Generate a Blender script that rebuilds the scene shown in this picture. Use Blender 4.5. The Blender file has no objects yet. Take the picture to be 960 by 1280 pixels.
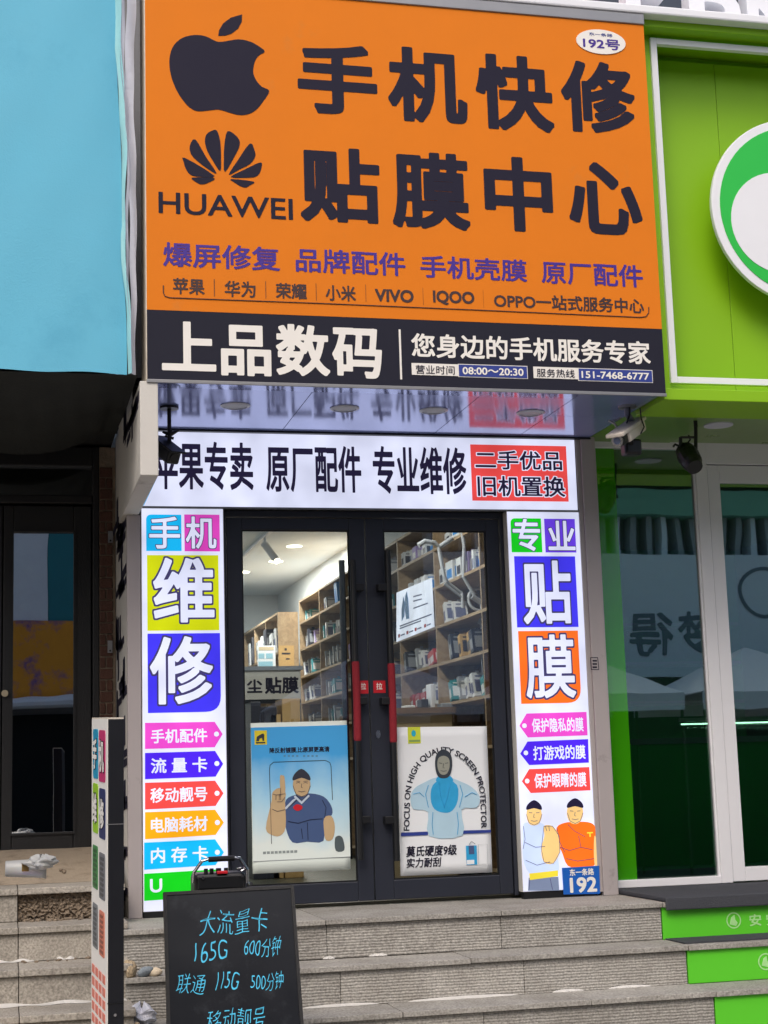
import bpy, bmesh, math, random
import numpy as np
from mathutils import Vector, Matrix
random.seed(7)
S = bpy.context.scene
COL = S.collection
rad = math.radians

# ------------------------------------------------------------------ camera
R_ = np.array([[0.97261055, -0.23045763, -0.03029842],
               [0.23227803, 0.95876033, 0.16378507],
               [-0.0086966, -0.16633674, 0.98603066]])      # right, forward, up
CAM = np.array([-.747, -8.8043, .6823])
FPX = 1996.0
cd = bpy.data.cameras.new('camera')
cd.sensor_width = 36
cd.lens = 36 * FPX / 1280
cd.clip_start = .05
cd.clip_end = 300
co = bpy.data.objects.new('camera', cd)
COL.objects.link(co)
co.matrix_world = Matrix(((R_[0][0], R_[2][0], -R_[1][0], CAM[0]),
                          (R_[0][1], R_[2][1], -R_[1][1], CAM[1]),
                          (R_[0][2], R_[2][2], -R_[1][2], CAM[2]), (0, 0, 0, 1)))
S.camera = co

# ------------------------------------------------------------------ world, sun, exposure
SUN_EL, SUN_AZ = 48, 205       # behind the camera, a little to the left (azimuth clockwise from +Y)
W = bpy.data.worlds.new('World')
S.world = W
W.use_nodes = True
nt = W.node_tree
bg = nt.nodes['Background']
sky = nt.nodes.new('ShaderNodeTexSky')
sky.sky_type = 'NISHITA'
sky.sun_disc = False
sky.sun_elevation = rad(SUN_EL)
sky.sun_rotation = rad(SUN_AZ)
sky.dust_density = 5
sky.air_density = 1.0
sky.ozone_density = 1.0
nt.links.new(sky.outputs[0], bg.inputs[0])
bg.inputs[1].default_value = .15
sd = bpy.data.lights.new('sun', 'SUN')
sd.energy = .8
sd.angle = rad(25)
sd.color = (1, .95, .88)
so = bpy.data.objects.new('sun', sd)
COL.objects.link(so)
dv = Vector((math.sin(rad(SUN_AZ)) * math.cos(rad(SUN_EL)), math.cos(rad(SUN_AZ)) * math.cos(rad(SUN_EL)), math.sin(rad(SUN_EL))))
so.rotation_euler = dv.to_track_quat('Z', 'Y').to_euler()
S.view_settings.view_transform = 'Standard'
S.view_settings.look = 'None'
S.view_settings.gamma = 1
S.view_settings.exposure = 0.22
S.render.engine = 'CYCLES'
S.cycles.max_bounces = 10
S.cycles.transparent_max_bounces = 24
S.cycles.caustics_reflective = False
S.cycles.caustics_refractive = False
S.cycles.sample_clamp_indirect = 6
EM = .84                       # brightness of the backlit signs


# ------------------------------------------------------------------ materials
def c(r, g, b):
    f = lambda v: (v / 12.92 if v <= .04045 else ((v + .055) / 1.055) ** 2.4)
    return (f(r / 255), f(g / 255), f(b / 255))


MATS = {}


def newmat(name):
    m = bpy.data.materials.new(name)
    m.use_nodes = True
    n = m.node_tree.nodes
    return m, n, m.node_tree.links, n['Principled BSDF']


def pbr(name, col, rough=.55, metal=0, var=.12, scale=6, bump=0., bscale=80, spec=.5, coat=0, stretch=None, wear=None):
    """plain surface with uneven colour, uneven gloss and fine relief"""
    m, n, l, b = newmat(name)
    tc = n.new('ShaderNodeTexCoord')
    src = tc.outputs['Object']
    if stretch:
        mp = n.new('ShaderNodeMapping')
        mp.inputs['Scale'].default_value = stretch
        l.new(src, mp.inputs[0])
        src = mp.outputs[0]
    nz = n.new('ShaderNodeTexNoise')
    nz.inputs['Scale'].default_value = scale
    nz.inputs['Detail'].default_value = 7
    nz.inputs['Roughness'].default_value = .65
    l.new(src, nz.inputs['Vector'])
    mx = n.new('ShaderNodeMix')
    mx.data_type = 'RGBA'
    mx.inputs[6].default_value = (*[v * (1 - var) for v in col], 1)
    mx.inputs[7].default_value = (*[min(1, v * (1 + var)) for v in col], 1)
    l.new(nz.outputs[0], mx.inputs[0])
    out = mx.outputs[2]
    if wear:
        wcol, wscale, lo = wear
        n2 = n.new('ShaderNodeTexNoise')
        n2.inputs['Scale'].default_value = wscale
        n2.inputs['Detail'].default_value = 9
        n2.inputs['Roughness'].default_value = .7
        l.new(src, n2.inputs['Vector'])
        rp = n.new('ShaderNodeMapRange')
        rp.inputs['From Min'].default_value = lo
        rp.inputs['From Max'].default_value = lo + .18
        l.new(n2.outputs[0], rp.inputs[0])
        m2 = n.new('ShaderNodeMix')
        m2.data_type = 'RGBA'
        l.new(rp.outputs[0], m2.inputs[0])
        l.new(out, m2.inputs[6])
        m2.inputs[7].default_value = (*wcol, 1)
        out = m2.outputs[2]
    l.new(out, b.inputs['Base Color'])
    rr = n.new('ShaderNodeMapRange')
    rr.inputs['To Min'].default_value = max(.03, rough - .08)
    rr.inputs['To Max'].default_value = min(1, rough + .08)
    l.new(nz.outputs[0], rr.inputs[0])
    l.new(rr.outputs[0], b.inputs['Roughness'])
    b.inputs['Metallic'].default_value = metal
    b.inputs['Specular IOR Level'].default_value = spec
    b.inputs['Coat Weight'].default_value = coat
    b.inputs['Coat Roughness'].default_value = .08
    if bump:
        nb = n.new('ShaderNodeTexNoise')
        nb.inputs['Scale'].default_value = bscale
        nb.inputs['Detail'].default_value = 5
        l.new(src, nb.inputs['Vector'])
        bp = n.new('ShaderNodeBump')
        bp.inputs['Strength'].default_value = bump
        bp.inputs['Distance'].default_value = .01
        l.new(nb.outputs[0], bp.inputs['Height'])
        l.new(bp.outputs[0], b.inputs['Normal'])
    MATS[name] = m
    return m


def lit(name, col, s=None, tubes=0.0):
    """translucent print with lamps behind it; tubes: uneven brightness of the lamps inside"""
    m, n, l, b = newmat(name)
    b.inputs['Base Color'].default_value = (*[v * .35 for v in col], 1)
    b.inputs['Roughness'].default_value = .25
    b.inputs['Emission Color'].default_value = (*col, 1)
    s = EM if s is None else s
    tc = n.new('ShaderNodeTexCoord')
    nz = n.new('ShaderNodeTexNoise')
    nz.inputs['Scale'].default_value = 3.4
    nz.inputs['Detail'].default_value = 2
    l.new(tc.outputs['Object'], nz.inputs['Vector'])
    mr = n.new('ShaderNodeMapRange')
    mr.inputs['From Min'].default_value = .3
    mr.inputs['From Max'].default_value = .7
    mr.inputs['To Min'].default_value = s * .76
    mr.inputs['To Max'].default_value = s * 1.1
    l.new(nz.outputs[0], mr.inputs[0])
    l.new(mr.outputs[0], b.inputs['Emission Strength'])
    MATS[name] = m
    return m


def glassmat(name, tint, fac, rough=0.0):
    m = bpy.data.materials.new(name)
    m.use_nodes = True
    n, l = m.node_tree.nodes, m.node_tree.links
    n.remove(n['Principled BSDF'])
    t = n.new('ShaderNodeBsdfTransparent')
    t.inputs[0].default_value = (*tint, 1)
    g = n.new('ShaderNodeBsdfGlossy')
    g.inputs['Roughness'].default_value = rough
    g.inputs[0].default_value = (.95, .97, 1, 1)
    fr = n.new('ShaderNodeFresnel')
    fr.inputs[0].default_value = 1.5
    mu = n.new('ShaderNodeMath')
    mu.operation = 'MULTIPLY'
    mu.use_clamp = True
    mu.inputs[1].default_value = fac
    l.new(fr.outputs[0], mu.inputs[0])
    mx = n.new('ShaderNodeMixShader')
    l.new(mu.outputs[0], mx.inputs[0])
    l.new(t.outputs[0], mx.inputs[1])
    l.new(g.outputs[0], mx.inputs[2])
    l.new(mx.outputs[0], n['Material Output'].inputs[0])
    # faint waviness
    tc = n.new('ShaderNodeTexCoord')
    nz = n.new('ShaderNodeTexNoise')
    nz.inputs['Scale'].default_value = 1.3
    l.new(tc.outputs['Object'], nz.inputs['Vector'])
    bp = n.new('ShaderNodeBump')
    bp.inputs['Strength'].default_value = .05
    bp.inputs['Distance'].default_value = .02
    l.new(nz.outputs[0], bp.inputs['Height'])
    l.new(bp.outputs[0], g.inputs['Normal'])
    return m


def filmed(name, col, fac):
    m, n, l, b = newmat(name)
    b.inputs['Base Color'].default_value = (*col, 1)
    b.inputs['Roughness'].default_value = .5
    b.inputs['Specular IOR Level'].default_value = 0
    g = n.new('ShaderNodeBsdfGlossy')
    g.inputs['Roughness'].default_value = 0
    fr = n.new('ShaderNodeFresnel')
    mu = n.new('ShaderNodeMath')
    mu.operation = 'MULTIPLY'
    mu.use_clamp = True
    mu.inputs[1].default_value = fac
    l.new(fr.outputs[0], mu.inputs[0])
    mx = n.new('ShaderNodeMixShader')
    l.new(mu.outputs[0], mx.inputs[0])
    l.new(b.outputs[0], mx.inputs[1])
    l.new(g.outputs[0], mx.inputs[2])
    l.new(mx.outputs[0], n['Material Output'].inputs[0])
    return m


def stone(name, base, striate=0.0, dirt=.5):
    """grey granite: speckle, stains, and saw-cut horizontal relief on risers"""
    m, n, l, b = newmat(name)
    tc = n.new('ShaderNodeTexCoord')
    ge = n.new('ShaderNodeObjectInfo')
    nz = n.new('ShaderNodeTexNoise')
    nz.inputs['Scale'].default_value = 95
    nz.inputs['Detail'].default_value = 3
    l.new(tc.outputs['Object'], nz.inputs['Vector'])
    cr = n.new('ShaderNodeValToRGB')
    e = cr.color_ramp.elements
    e[0].position, e[0].color = .3, (*[v * .6 for v in base], 1)
    e[1].position, e[1].color = .68, (*[min(1, v * 1.3) for v in base], 1)
    l.new(nz.outputs[0], cr.inputs[0])
    st = n.new('ShaderNodeTexNoise')
    st.inputs['Scale'].default_value = 3.1
    st.inputs['Detail'].default_value = 9
    st.inputs['Roughness'].default_value = .72
    l.new(tc.outputs['Object'], st.inputs['Vector'])
    sr = n.new('ShaderNodeMapRange')
    sr.inputs['From Min'].default_value = .42
    sr.inputs['From Max'].default_value = .72
    sr.inputs['To Min'].default_value = 0
    sr.inputs['To Max'].default_value = dirt
    l.new(st.outputs[0], sr.inputs[0])
    mx = n.new('ShaderNodeMix')
    mx.data_type = 'RGBA'
    l.new(sr.outputs[0], mx.inputs[0])
    l.new(cr.outputs[0], mx.inputs[6])
    mx.inputs[7].default_value = (*c(108, 102, 93), 1)
    rv = n.new('ShaderNodeMapRange')
    rv.inputs['To Min'].default_value = .86
    rv.inputs['To Max'].default_value = 1.1
    l.new(ge.outputs['Random'], rv.inputs[0])
    hv = n.new('ShaderNodeHueSaturation')
    l.new(rv.outputs[0], hv.inputs['Value'])
    l.new(mx.outputs[2], hv.inputs['Color'])
    l.new(hv.outputs[0], b.inputs['Base Color'])
    b.inputs['Roughness'].default_value = .8
    b.inputs['Specular IOR Level'].default_value = .3
    h = nz.outputs[0]
    if striate:
        mp = n.new('ShaderNodeMapping')
        mp.inputs['Scale'].default_value = (9, 9, 1)
        l.new(tc.outputs['Object'], mp.inputs[0])
        wv = n.new('ShaderNodeTexWave')
        wv.bands_direction = 'Z'
        wv.inputs['Scale'].default_value = 22
        wv.inputs['Distortion'].default_value = 2.2
        wv.inputs['Detail'].default_value = 3
        wv.inputs['Detail Scale'].default_value = 1.5
        mp.inputs['Scale'].default_value = (1, 1, 1)
        l.new(mp.outputs[0], wv.inputs['Vector'])
        ad = n.new('ShaderNodeMath')
        ad.operation = 'MULTIPLY_ADD'
        ad.inputs[1].default_value = 1.6
        l.new(wv.outputs[0], ad.inputs[0])
        l.new(nz.outputs[0], ad.inputs[2])
        h = ad.outputs[0]
    bp = n.new('ShaderNodeBump')
    bp.inputs['Strength'].default_value = .35 + striate
    bp.inputs['Distance'].default_value = .004
    l.new(h, bp.inputs['Height'])
    l.new(bp.outputs[0], b.inputs['Normal'])
    return m


def wood(name, a, bcol, rough=.5, sc=(1, 1, 14)):
    m, n, l, b = newmat(name)
    tc = n.new('ShaderNodeTexCoord')
    mp = n.new('ShaderNodeMapping')
    mp.inputs['Scale'].default_value = sc
    l.new(tc.outputs['Object'], mp.inputs[0])
    nz = n.new('ShaderNodeTexNoise')
    nz.inputs['Scale'].default_value = 4
    nz.inputs['Detail'].default_value = 8
    nz.inputs['Distortion'].default_value = .8
    l.new(mp.outputs[0], nz.inputs['Vector'])
    cr = n.new('ShaderNodeValToRGB')
    cr.color_ramp.elements[0].position = .35
    cr.color_ramp.elements[0].color = (*a, 1)
    cr.color_ramp.elements[1].position = .68
    cr.color_ramp.elements[1].color = (*bcol, 1)
    l.new(nz.outputs[0], cr.inputs[0])
    l.new(cr.outputs[0], b.inputs['Base Color'])
    b.inputs['Roughness'].default_value = rough
    return m


M_ORANGE = pbr('orange_vinyl', c(224, 124, 26), .7, var=.08, scale=1.6, spec=.2, bump=.22, bscale=5, wear=(c(208, 128, 56), 2.3, .6))
M_NAVY = pbr('navy_vinyl', c(30, 31, 46), .7, spec=.25, var=.1, scale=4, bump=.1, bscale=260)
M_INK = pbr('navy_ink', c(30, 28, 48), .7, spec=.25, var=.08)
M_PURPLE = pbr('purple_ink', c(62, 32, 140), .6, var=.06)
M_WHITEV = pbr('white_vinyl', c(235, 232, 226), .55, var=.05)
M_BLUEINK = pbr('blue_ink', c(38, 58, 140), .55, var=.05)
M_EDGE = pbr('cream_sign_edge', c(214, 205, 190), .6, var=.15, scale=14)
M_GREYMETAL = pbr('grey_metal', c(150, 150, 152), .4, .6, var=.12, scale=9)
M_DARKMETAL = pbr('charcoal_frame_paint', c(37, 41, 53), .4, 0, var=.1, scale=5, bump=.04, bscale=300)
M_BLACKMETAL = pbr('black_metal', c(26, 27, 30), .4, .2, var=.15)
M_BLACKPL = pbr('black_plastic', c(20, 20, 22), .35, 0, var=.2, scale=12)
M_CHROME = pbr('brushed_steel', c(200, 200, 204), .22, 1, var=.06)
M_PILLAR = pbr('grey_aluminium_panel', c(176, 168, 168), .45, .15, var=.06, scale=3, wear=(c(130, 124, 120), 5, .6))
M_CREAM = pbr('white_plaster_board', c(205, 202, 196), .75, var=.08, scale=5, bump=.08, bscale=90, wear=(c(150, 146, 138), 4, .6))
M_WALL = pbr('grey_render', c(120, 120, 122), .85, var=.15, scale=4, bump=.2)
M_WHITEFRAME = pbr('white_upvc_frame', c(226, 226, 230), .4, var=.04, scale=5, wear=(c(190, 186, 182), 6, .66))
M_GREEN = pbr('green_sign_panel', c(134, 186, 2), .5, var=.05, scale=2)
M_GREEN2 = pbr('green_riser_board', c(92, 205, 42), .5, var=.06, scale=5, wear=(c(80, 130, 50), 7, .62))
M_GREENLOGO = pbr('leaf_green_enamel', c(40, 190, 70), .4, var=.04)
M_WHITEENAMEL = pbr('white_enamel', c(232, 234, 240), .4, var=.03)
M_SOFFGREEN = pbr('dark_green_soffit', c(96, 140, 40), .3, var=.12, scale=3)
M_TEAL = pbr('teal_tarpaulin', c(96, 182, 212), .65, var=.06, scale=2.5, bump=.15, bscale=120, wear=(c(86, 172, 204), 1.6, .55))
M_CLOTH = pbr('pale_cloth', c(216, 220, 232), .8, var=.1, scale=9, bump=.3, bscale=30)
M_PALETEAL = pbr('pale_teal_cloth', c(150, 206, 212), .8, var=.1, scale=9, bump=.3, bscale=30)
M_BLACKCLOTH = pbr('black_cloth', c(56, 58, 57), .95, var=.3, scale=4, bump=.3, bscale=60, spec=.1)
M_BLACKWOOD = pbr('black_stained_wood', c(22, 22, 24), .5, var=.4, scale=10, bump=.25, bscale=40, stretch=(6, 6, .8))
M_DARK = pbr('dark_interior', c(18, 20, 20), .9, var=.3)
M_BRICK = pbr('dark_brick', c(84, 56, 46), .9, var=.3, scale=14, bump=.4)
M_GRANITE = stone('granite_tread', c(170, 167, 161), 0, .55)
M_RISER = stone('granite_riser', c(172, 169, 163), .08, .55)
M_LSTONE = stone('left_granite', c(170, 164, 154), 0, .55)
M_CONC = pbr('rough_mortar', c(128, 114, 98), .95, var=.35, scale=18, bump=.9, bscale=40)
M_DIRT = pbr('dusty_slab', c(160, 146, 128), .95, var=.22, scale=9, bump=.4, bscale=60, wear=(c(110, 98, 84), 5, .52))
M_ICE = pbr('dirty_ice', c(206, 204, 200), .5, var=.08, scale=20, bump=.3)
M_MAT = pbr('grey_carpet_mat', c(78, 80, 86), .98, var=.2, scale=60, bump=.8, bscale=300, spec=.1)
M_PAVE = stone('paving', c(150, 146, 140), 0, .5)
M_RED = pbr('red_felt', c(134, 20, 36), .8, var=.15, scale=12, bump=.3, bscale=200)
M_REDST = pbr('red_sticker', c(200, 30, 44), .4, var=.05)
M_PAPER = pbr('poster_paper', c(232, 236, 240), .45, var=.03, scale=4)
M_CREAMPAPER = pbr('poster_margin', c(222, 232, 226), .5, var=.03, scale=4)
M_SHELF = wood('beech_laminate', c(150, 126, 98), c(178, 154, 122), .5, (6, 1, 6))
M_SHELFBACK = wood('beech_back_panel', c(124, 104, 84), c(146, 124, 100), .55, (6, 1, 6))
M_ROOM = pbr('white_room_paint', c(216, 222, 226), .8, var=.04, scale=2)
M_FLOOR = pbr('grey_floor_tile', c(96, 96, 84), .35, var=.2, scale=5)
M_YELLOWMAT = pbr('yellow_doormat', c(170, 140, 50), .9, var=.2, scale=30)
M_GREENMAT = pbr('green_door_mat', c(40, 56, 40), .95, var=.3, scale=50, bump=.6)
M_GLASS = glassmat('door_glass', (.93, .96, .95), 2.6)
M_GGLASS = glassmat('tinted_window_glass', (.7, .96, .8), 6)
M_LGLASS = glassmat('dark_door_glass', (.5, .54, .55), 9)
M_WHITEBOX = pbr('white_carton', c(226, 228, 230), .4, var=.04)
M_GREYBOX = pbr('grey_carton', c(150, 154, 160), .4, var=.06)
M_BLUEBOX = pbr('blue_carton', c(48, 140, 220), .4, var=.05)
M_DARKBOX = pbr('dark_carton', c(52, 54, 66), .4, var=.1)
M_KRAFT = pbr('kraft_carton', c(196, 160, 104), .7, var=.1)
M_PRINTG = pbr('carton_print', c(110, 116, 150), .4, var=.5, scale=40)
M_PLASTIC = pbr('clear_plastic', c(236, 238, 238), .4, var=.06, spec=.8)
M_PLASTIC.node_tree.nodes['Principled BSDF'].inputs['Transmission Weight'].default_value = .6
M_CHALK = pbr('blue_chalk_ink', c(84, 206, 255), .7, var=.12, scale=70)
M_BOARD = pbr('black_board', c(30, 32, 37), .22, var=.2, scale=4, wear=(c(52, 55, 60), 6, .55))
M_SOFFIT2 = pbr('mirror_soffit_front', c(160, 174, 222), .06, .6, var=.03, scale=2)
M_SOFFIT = pbr('mirror_soffit', c(164, 178, 230), .13, .5, var=.04, scale=2)
M_LAMPTRIM = pbr('lamp_trim', c(200, 204, 214), .4, var=.04)
M_LAMPOFF = pbr('unlit_lamp_glass', c(190, 194, 200), .5, var=.04)
L_WHITE = lit('backlit_white', (.76, .79, 1.0))
L_BLACK = lit('backlit_black_print', (.02, .015, .05), .6)
L_NAVYO = lit('backlit_navy_outline', (.06, .05, .16), .7)
L_RED = lit('backlit_red', c(232, 74, 72))
L_CYAN = lit('backlit_cyan', c(20, 180, 240))
L_MAG = lit('backlit_magenta', c(222, 70, 190))
L_PINK = lit('backlit_pink', c(228, 74, 200))
L_LIME = lit('backlit_lime', c(206, 214, 10))
L_BLUE = lit('backlit_blue', c(66, 56, 240))
L_INDIGO = lit('backlit_indigo', c(76, 38, 236))
L_AMBER = lit('backlit_amber', c(245, 170, 24))
L_GREEN = lit('backlit_green', c(20, 204, 30))
L_ORANGE = lit('backlit_orange', c(250, 112, 30))
L_VIOLET = lit('backlit_violet', c(104, 62, 226))
L_TAN = lit('backlit_tan', c(240, 200, 130))
L_SHIRT = lit('backlit_pale_blue', c(200, 216, 250))
L_SLATE = lit('backlit_slate', c(120, 132, 160))
L_YEL = lit('backlit_yellow', c(236, 214, 60))
L_PLATE = pbr('blue_enamel_plate', c(24, 96, 190), .35, var=.05)
L_LAMP = lit('warm_lamp', (1, .86, .62), 14)
L_SCREEN = lit('lit_price_card', (.8, .85, 1), .8)


# ------------------------------------------------------------------ planes and pixels -> points
def ray(x, y):
    return R_.T @ np.array([(x - 480) / FPX, 1, -(y - 640) / FPX])


class Plane:
    """origin, two axes and the outward normal; px() drops a viewing ray on it"""

    def __init__(s, o, u=(1, 0, 0), v=(0, 0, 1)):
        s.o, s.u, s.v = np.array(o, float), np.array(u, float), np.array(v, float)
        s.u /= np.linalg.norm(s.u)
        s.v /= np.linalg.norm(s.v)
        s.n = np.cross(s.u, s.v)

    def px(s, x, y):
        d = ray(x, y)
        t = np.dot(s.o - CAM, s.n) / np.dot(d, s.n)
        p = CAM + t * d - s.o
        return (p @ s.u, p @ s.v)

    def w(s, uv, d=0.):
        return tuple(s.o + s.u * uv[0] + s.v * uv[1] + s.n * d)


def FY(y):
    return Plane((0, y, 0))                    # parallel to the shop fronts


def onX(x, a, b):                              # pixel -> point on a wall X = x
    d = ray(a, b)
    return CAM + (x - CAM[0]) / d[0] * d


def onZ(z, a, b):
    d = ray(a, b)
    return CAM + (z - CAM[2]) / d[2] * d


def onY(y, a, b):
    d = ray(a, b)
    return CAM + (y - CAM[1]) / d[1] * d


# ------------------------------------------------------------------ objects
def thing(name, label, cat, loc=(0, 0, 0), group=None):
    o = bpy.data.objects.new(name, None)
    o.empty_display_size = .1
    COL.objects.link(o)
    o.location = loc
    o['label'] = label
    o['category'] = cat
    if group:
        o['group'] = group
    return o


def tag(o, label, cat, group=None):
    o['label'] = label
    o['category'] = cat
    if group:
        o['group'] = group
    return o


def wloc(o):
    v = Vector((0, 0, 0))
    while o is not None:
        v += o.location
        o = o.parent
    return v


class MB:
    def __init__(s):
        s.v, s.f, s.mi = [], [], []
        s.k = 0

    def add(s, vs, fs):
        n = len(s.v)
        s.v += [tuple(map(float, p)) for p in vs]
        s.f += [tuple(i + n for i in q) for q in fs]
        s.mi += [s.k] * len(fs)
        return s

    def box(s, x0, x1, y0, y1, z0, z1):
        x0, x1 = sorted((x0, x1)); y0, y1 = sorted((y0, y1)); z0, z1 = sorted((z0, z1))
        return s.add([(x0, y0, z0), (x1, y0, z0), (x1, y1, z0), (x0, y1, z0), (x0, y0, z1), (x1, y0, z1), (x1, y1, z1), (x0, y1, z1)],
                     [(0, 3, 2, 1), (4, 5, 6, 7), (0, 1, 5, 4), (1, 2, 6, 5), (2, 3, 7, 6), (3, 0, 4, 7)])

    def slab(s, pl, uvs, d0, d1):
        """outline on a plane, given thickness from d0 to d1 along the normal"""
        n = len(uvs)
        vs = [pl.w(p, d0) for p in uvs] + [pl.w(p, d1) for p in uvs]
        return s.add(vs, [tuple(range(n, 2 * n)), tuple(reversed(range(n)))] + [(i, (i + 1) % n, n + (i + 1) % n, n + i) for i in range(n)])

    def obox(s, c0, ax, ay, az):
        """oriented box: centre and three half-axis vectors"""
        c0, ax, ay, az = map(np.array, (c0, ax, ay, az))
        vs = [c0 + i * ax + j * ay + k * az for k in (-1, 1) for j in (-1, 1) for i in (-1, 1)]
        return s.add(vs, [(0, 2, 3, 1), (4, 5, 7, 6), (0, 1, 5, 4), (1, 3, 7, 5), (3, 2, 6, 7), (2, 0, 4, 6)])

    def tube(s, pts, r, n=10, caps=True):
        P = [Vector(p) for p in pts]
        rs = r if isinstance(r, (list, tuple)) else [r] * len(P)
        ring = []
        up = None
        for i, p in enumerate(P):
            t = (P[min(i + 1, len(P) - 1)] - P[max(i - 1, 0)]).normalized()
            a = t.orthogonal().normalized() if up is None else (up - t * up.dot(t)).normalized()
            up = a
            b = t.cross(a)
            ring.append([p + (a * math.cos(2 * math.pi * k / n) + b * math.sin(2 * math.pi * k / n)) * rs[i] for k in range(n)])
        vs = [q for rg in ring for q in rg]
        fs = [(i * n + k, i * n + (k + 1) % n, (i + 1) * n + (k + 1) % n, (i + 1) * n + k) for i in range(len(P) - 1) for k in range(n)]
        if caps:
            fs += [tuple(reversed(range(n))), tuple(range((len(P) - 1) * n, len(P) * n))]
        return s.add(vs, fs)

    def grid(s, fn, nu, nv):
        vs = [fn(i / nu, j / nv) for j in range(nv + 1) for i in range(nu + 1)]
        return s.add(vs, [(j * (nu + 1) + i, j * (nu + 1) + i + 1, (j + 1) * (nu + 1) + i + 1, (j + 1) * (nu + 1) + i) for j in range(nv) for i in range(nu)])

    def lump(s, ctr, size, seed=0, sub=2):
        bm = bmesh.new()
        bmesh.ops.create_icosphere(bm, subdivisions=sub, radius=1)
        rn = random.Random(seed)
        off = [Vector((rn.uniform(-1, 1), rn.uniform(-1, 1), rn.uniform(-1, 1))) for _ in range(7)]
        for v in bm.verts:
            k = 1 + sum(.16 * max(0, v.co.dot(q)) * (1 if i % 2 else -1) for i, q in enumerate(off)) + rn.uniform(-.05, .05)
            v.co *= k
        bm.verts.index_update()
        vs = [(ctr[0] + v.co.x * size[0], ctr[1] + v.co.y * size[1], ctr[2] + v.co.z * size[2]) for v in bm.verts]
        fs = [tuple(v.index for v in f.verts) for f in bm.faces]
        bm.free()
        return s.add(vs, fs)

    def build(s, name, mat, parent=None, bevel=0, smooth=False, kind=None, solid=0):
        me = bpy.data.meshes.new(name)
        o = bpy.data.objects.new(name, me)
        COL.objects.link(o)
        off = (0, 0, 0)
        if parent is not None:
            off = wloc(parent)
            o.parent = parent
        me.from_pydata([(p[0] - off[0], p[1] - off[1], p[2] - off[2]) for p in s.v], [], s.f)
        for m in (mat if isinstance(mat, (list, tuple)) else [mat]):
            me.materials.append(m)
        if any(s.mi):
            me.polygons.foreach_set('material_index', s.mi)
        if smooth:
            me.polygons.foreach_set('use_smooth', [True] * len(s.f))
        me.update()
        if solid:
            md = o.modifiers.new('thickness', 'SOLIDIFY')
            md.thickness = solid
        if bevel:
            md = o.modifiers.new('bevel', 'BEVEL')
            md.width = bevel
            md.segments = 2
            md.limit_method = 'ANGLE'
        if kind:
            o['kind'] = kind
        return o


def box(name, a, mat, parent=None, bevel=0, kind=None):
    return MB().box(*a).build(name, mat, parent, bevel, kind=kind)


def rect_px(pl, tl, br):
    a, b = pl.px(*tl), pl.px(*br)
    return [(a[0], b[1]), (b[0], b[1]), (b[0], a[1]), (a[0], a[1])]


def rounded(uvs, radii, n=6):
    """round the corners of a polygon (uv space); radii per corner"""
    out = []
    N = len(uvs)
    for i, p in enumerate(uvs):
        r = radii[i]
        p = np.array(p)
        if r <= 0:
            out.append(tuple(p))
            continue
        a = np.array(uvs[i - 1]) - p
        b = np.array(uvs[(i + 1) % N]) - p
        a, b = a / np.linalg.norm(a), b / np.linalg.norm(b)
        for k in range(n + 1):
            t = k / n
            q = (1 - t) ** 2 * (p + a * r) + 2 * t * (1 - t) * p + t * t * (p + b * r)
            out.append(tuple(q))
    return out


def sheet(name, pl, uvs, mat, parent, d, th=.0012):
    """flat print or thin plate lying d proud of the plane"""
    return MB().slab(pl, uvs, d - th, d).build(name, mat, parent)


def poly_px(name, pl, pts, mat, parent, d, th=.0012):
    return sheet(name, pl, [pl.px(*p) for p in pts], mat, parent, d, th)


def disc_uv(cx, cy, rx, ry=None, n=32):
    ry = rx if ry is None else ry
    return [(cx + rx * math.cos(2 * math.pi * k / n), cy + ry * math.sin(2 * math.pi * k / n)) for k in range(n)]


_gl, _raw = {}, {}


def raw_outline(body, spacing):
    """outline segments of a line of type set in Blender's own font"""
    k = (body, spacing)
    if k not in _raw:
        cu = bpy.data.curves.new('lettering', 'FONT')
        cu.body = body
        cu.resolution_u = 4
        cu.space_character = spacing
        o = bpy.data.objects.new('lettering', cu)
        COL.objects.link(o)
        bpy.context.view_layer.update()
        me = bpy.data.meshes.new_from_object(o.evaluated_get(bpy.context.evaluated_depsgraph_get()))
        v = np.array([p.co[:2] for p in me.vertices])
        cnt = {}
        for q in me.polygons:
            vs = list(q.vertices)
            for i in range(len(vs)):
                e = (min(vs[i - 1], vs[i]), max(vs[i - 1], vs[i]))
                cnt[e] = cnt.get(e, 0) + 1
        seg = np.array([(*v[e[0]], *v[e[1]]) for e, n in cnt.items() if n == 1])
        bpy.data.objects.remove(o)
        bpy.data.curves.remove(cu)
        bpy.data.meshes.remove(me)
        _raw[k] = seg
    return _raw[k]


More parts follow.
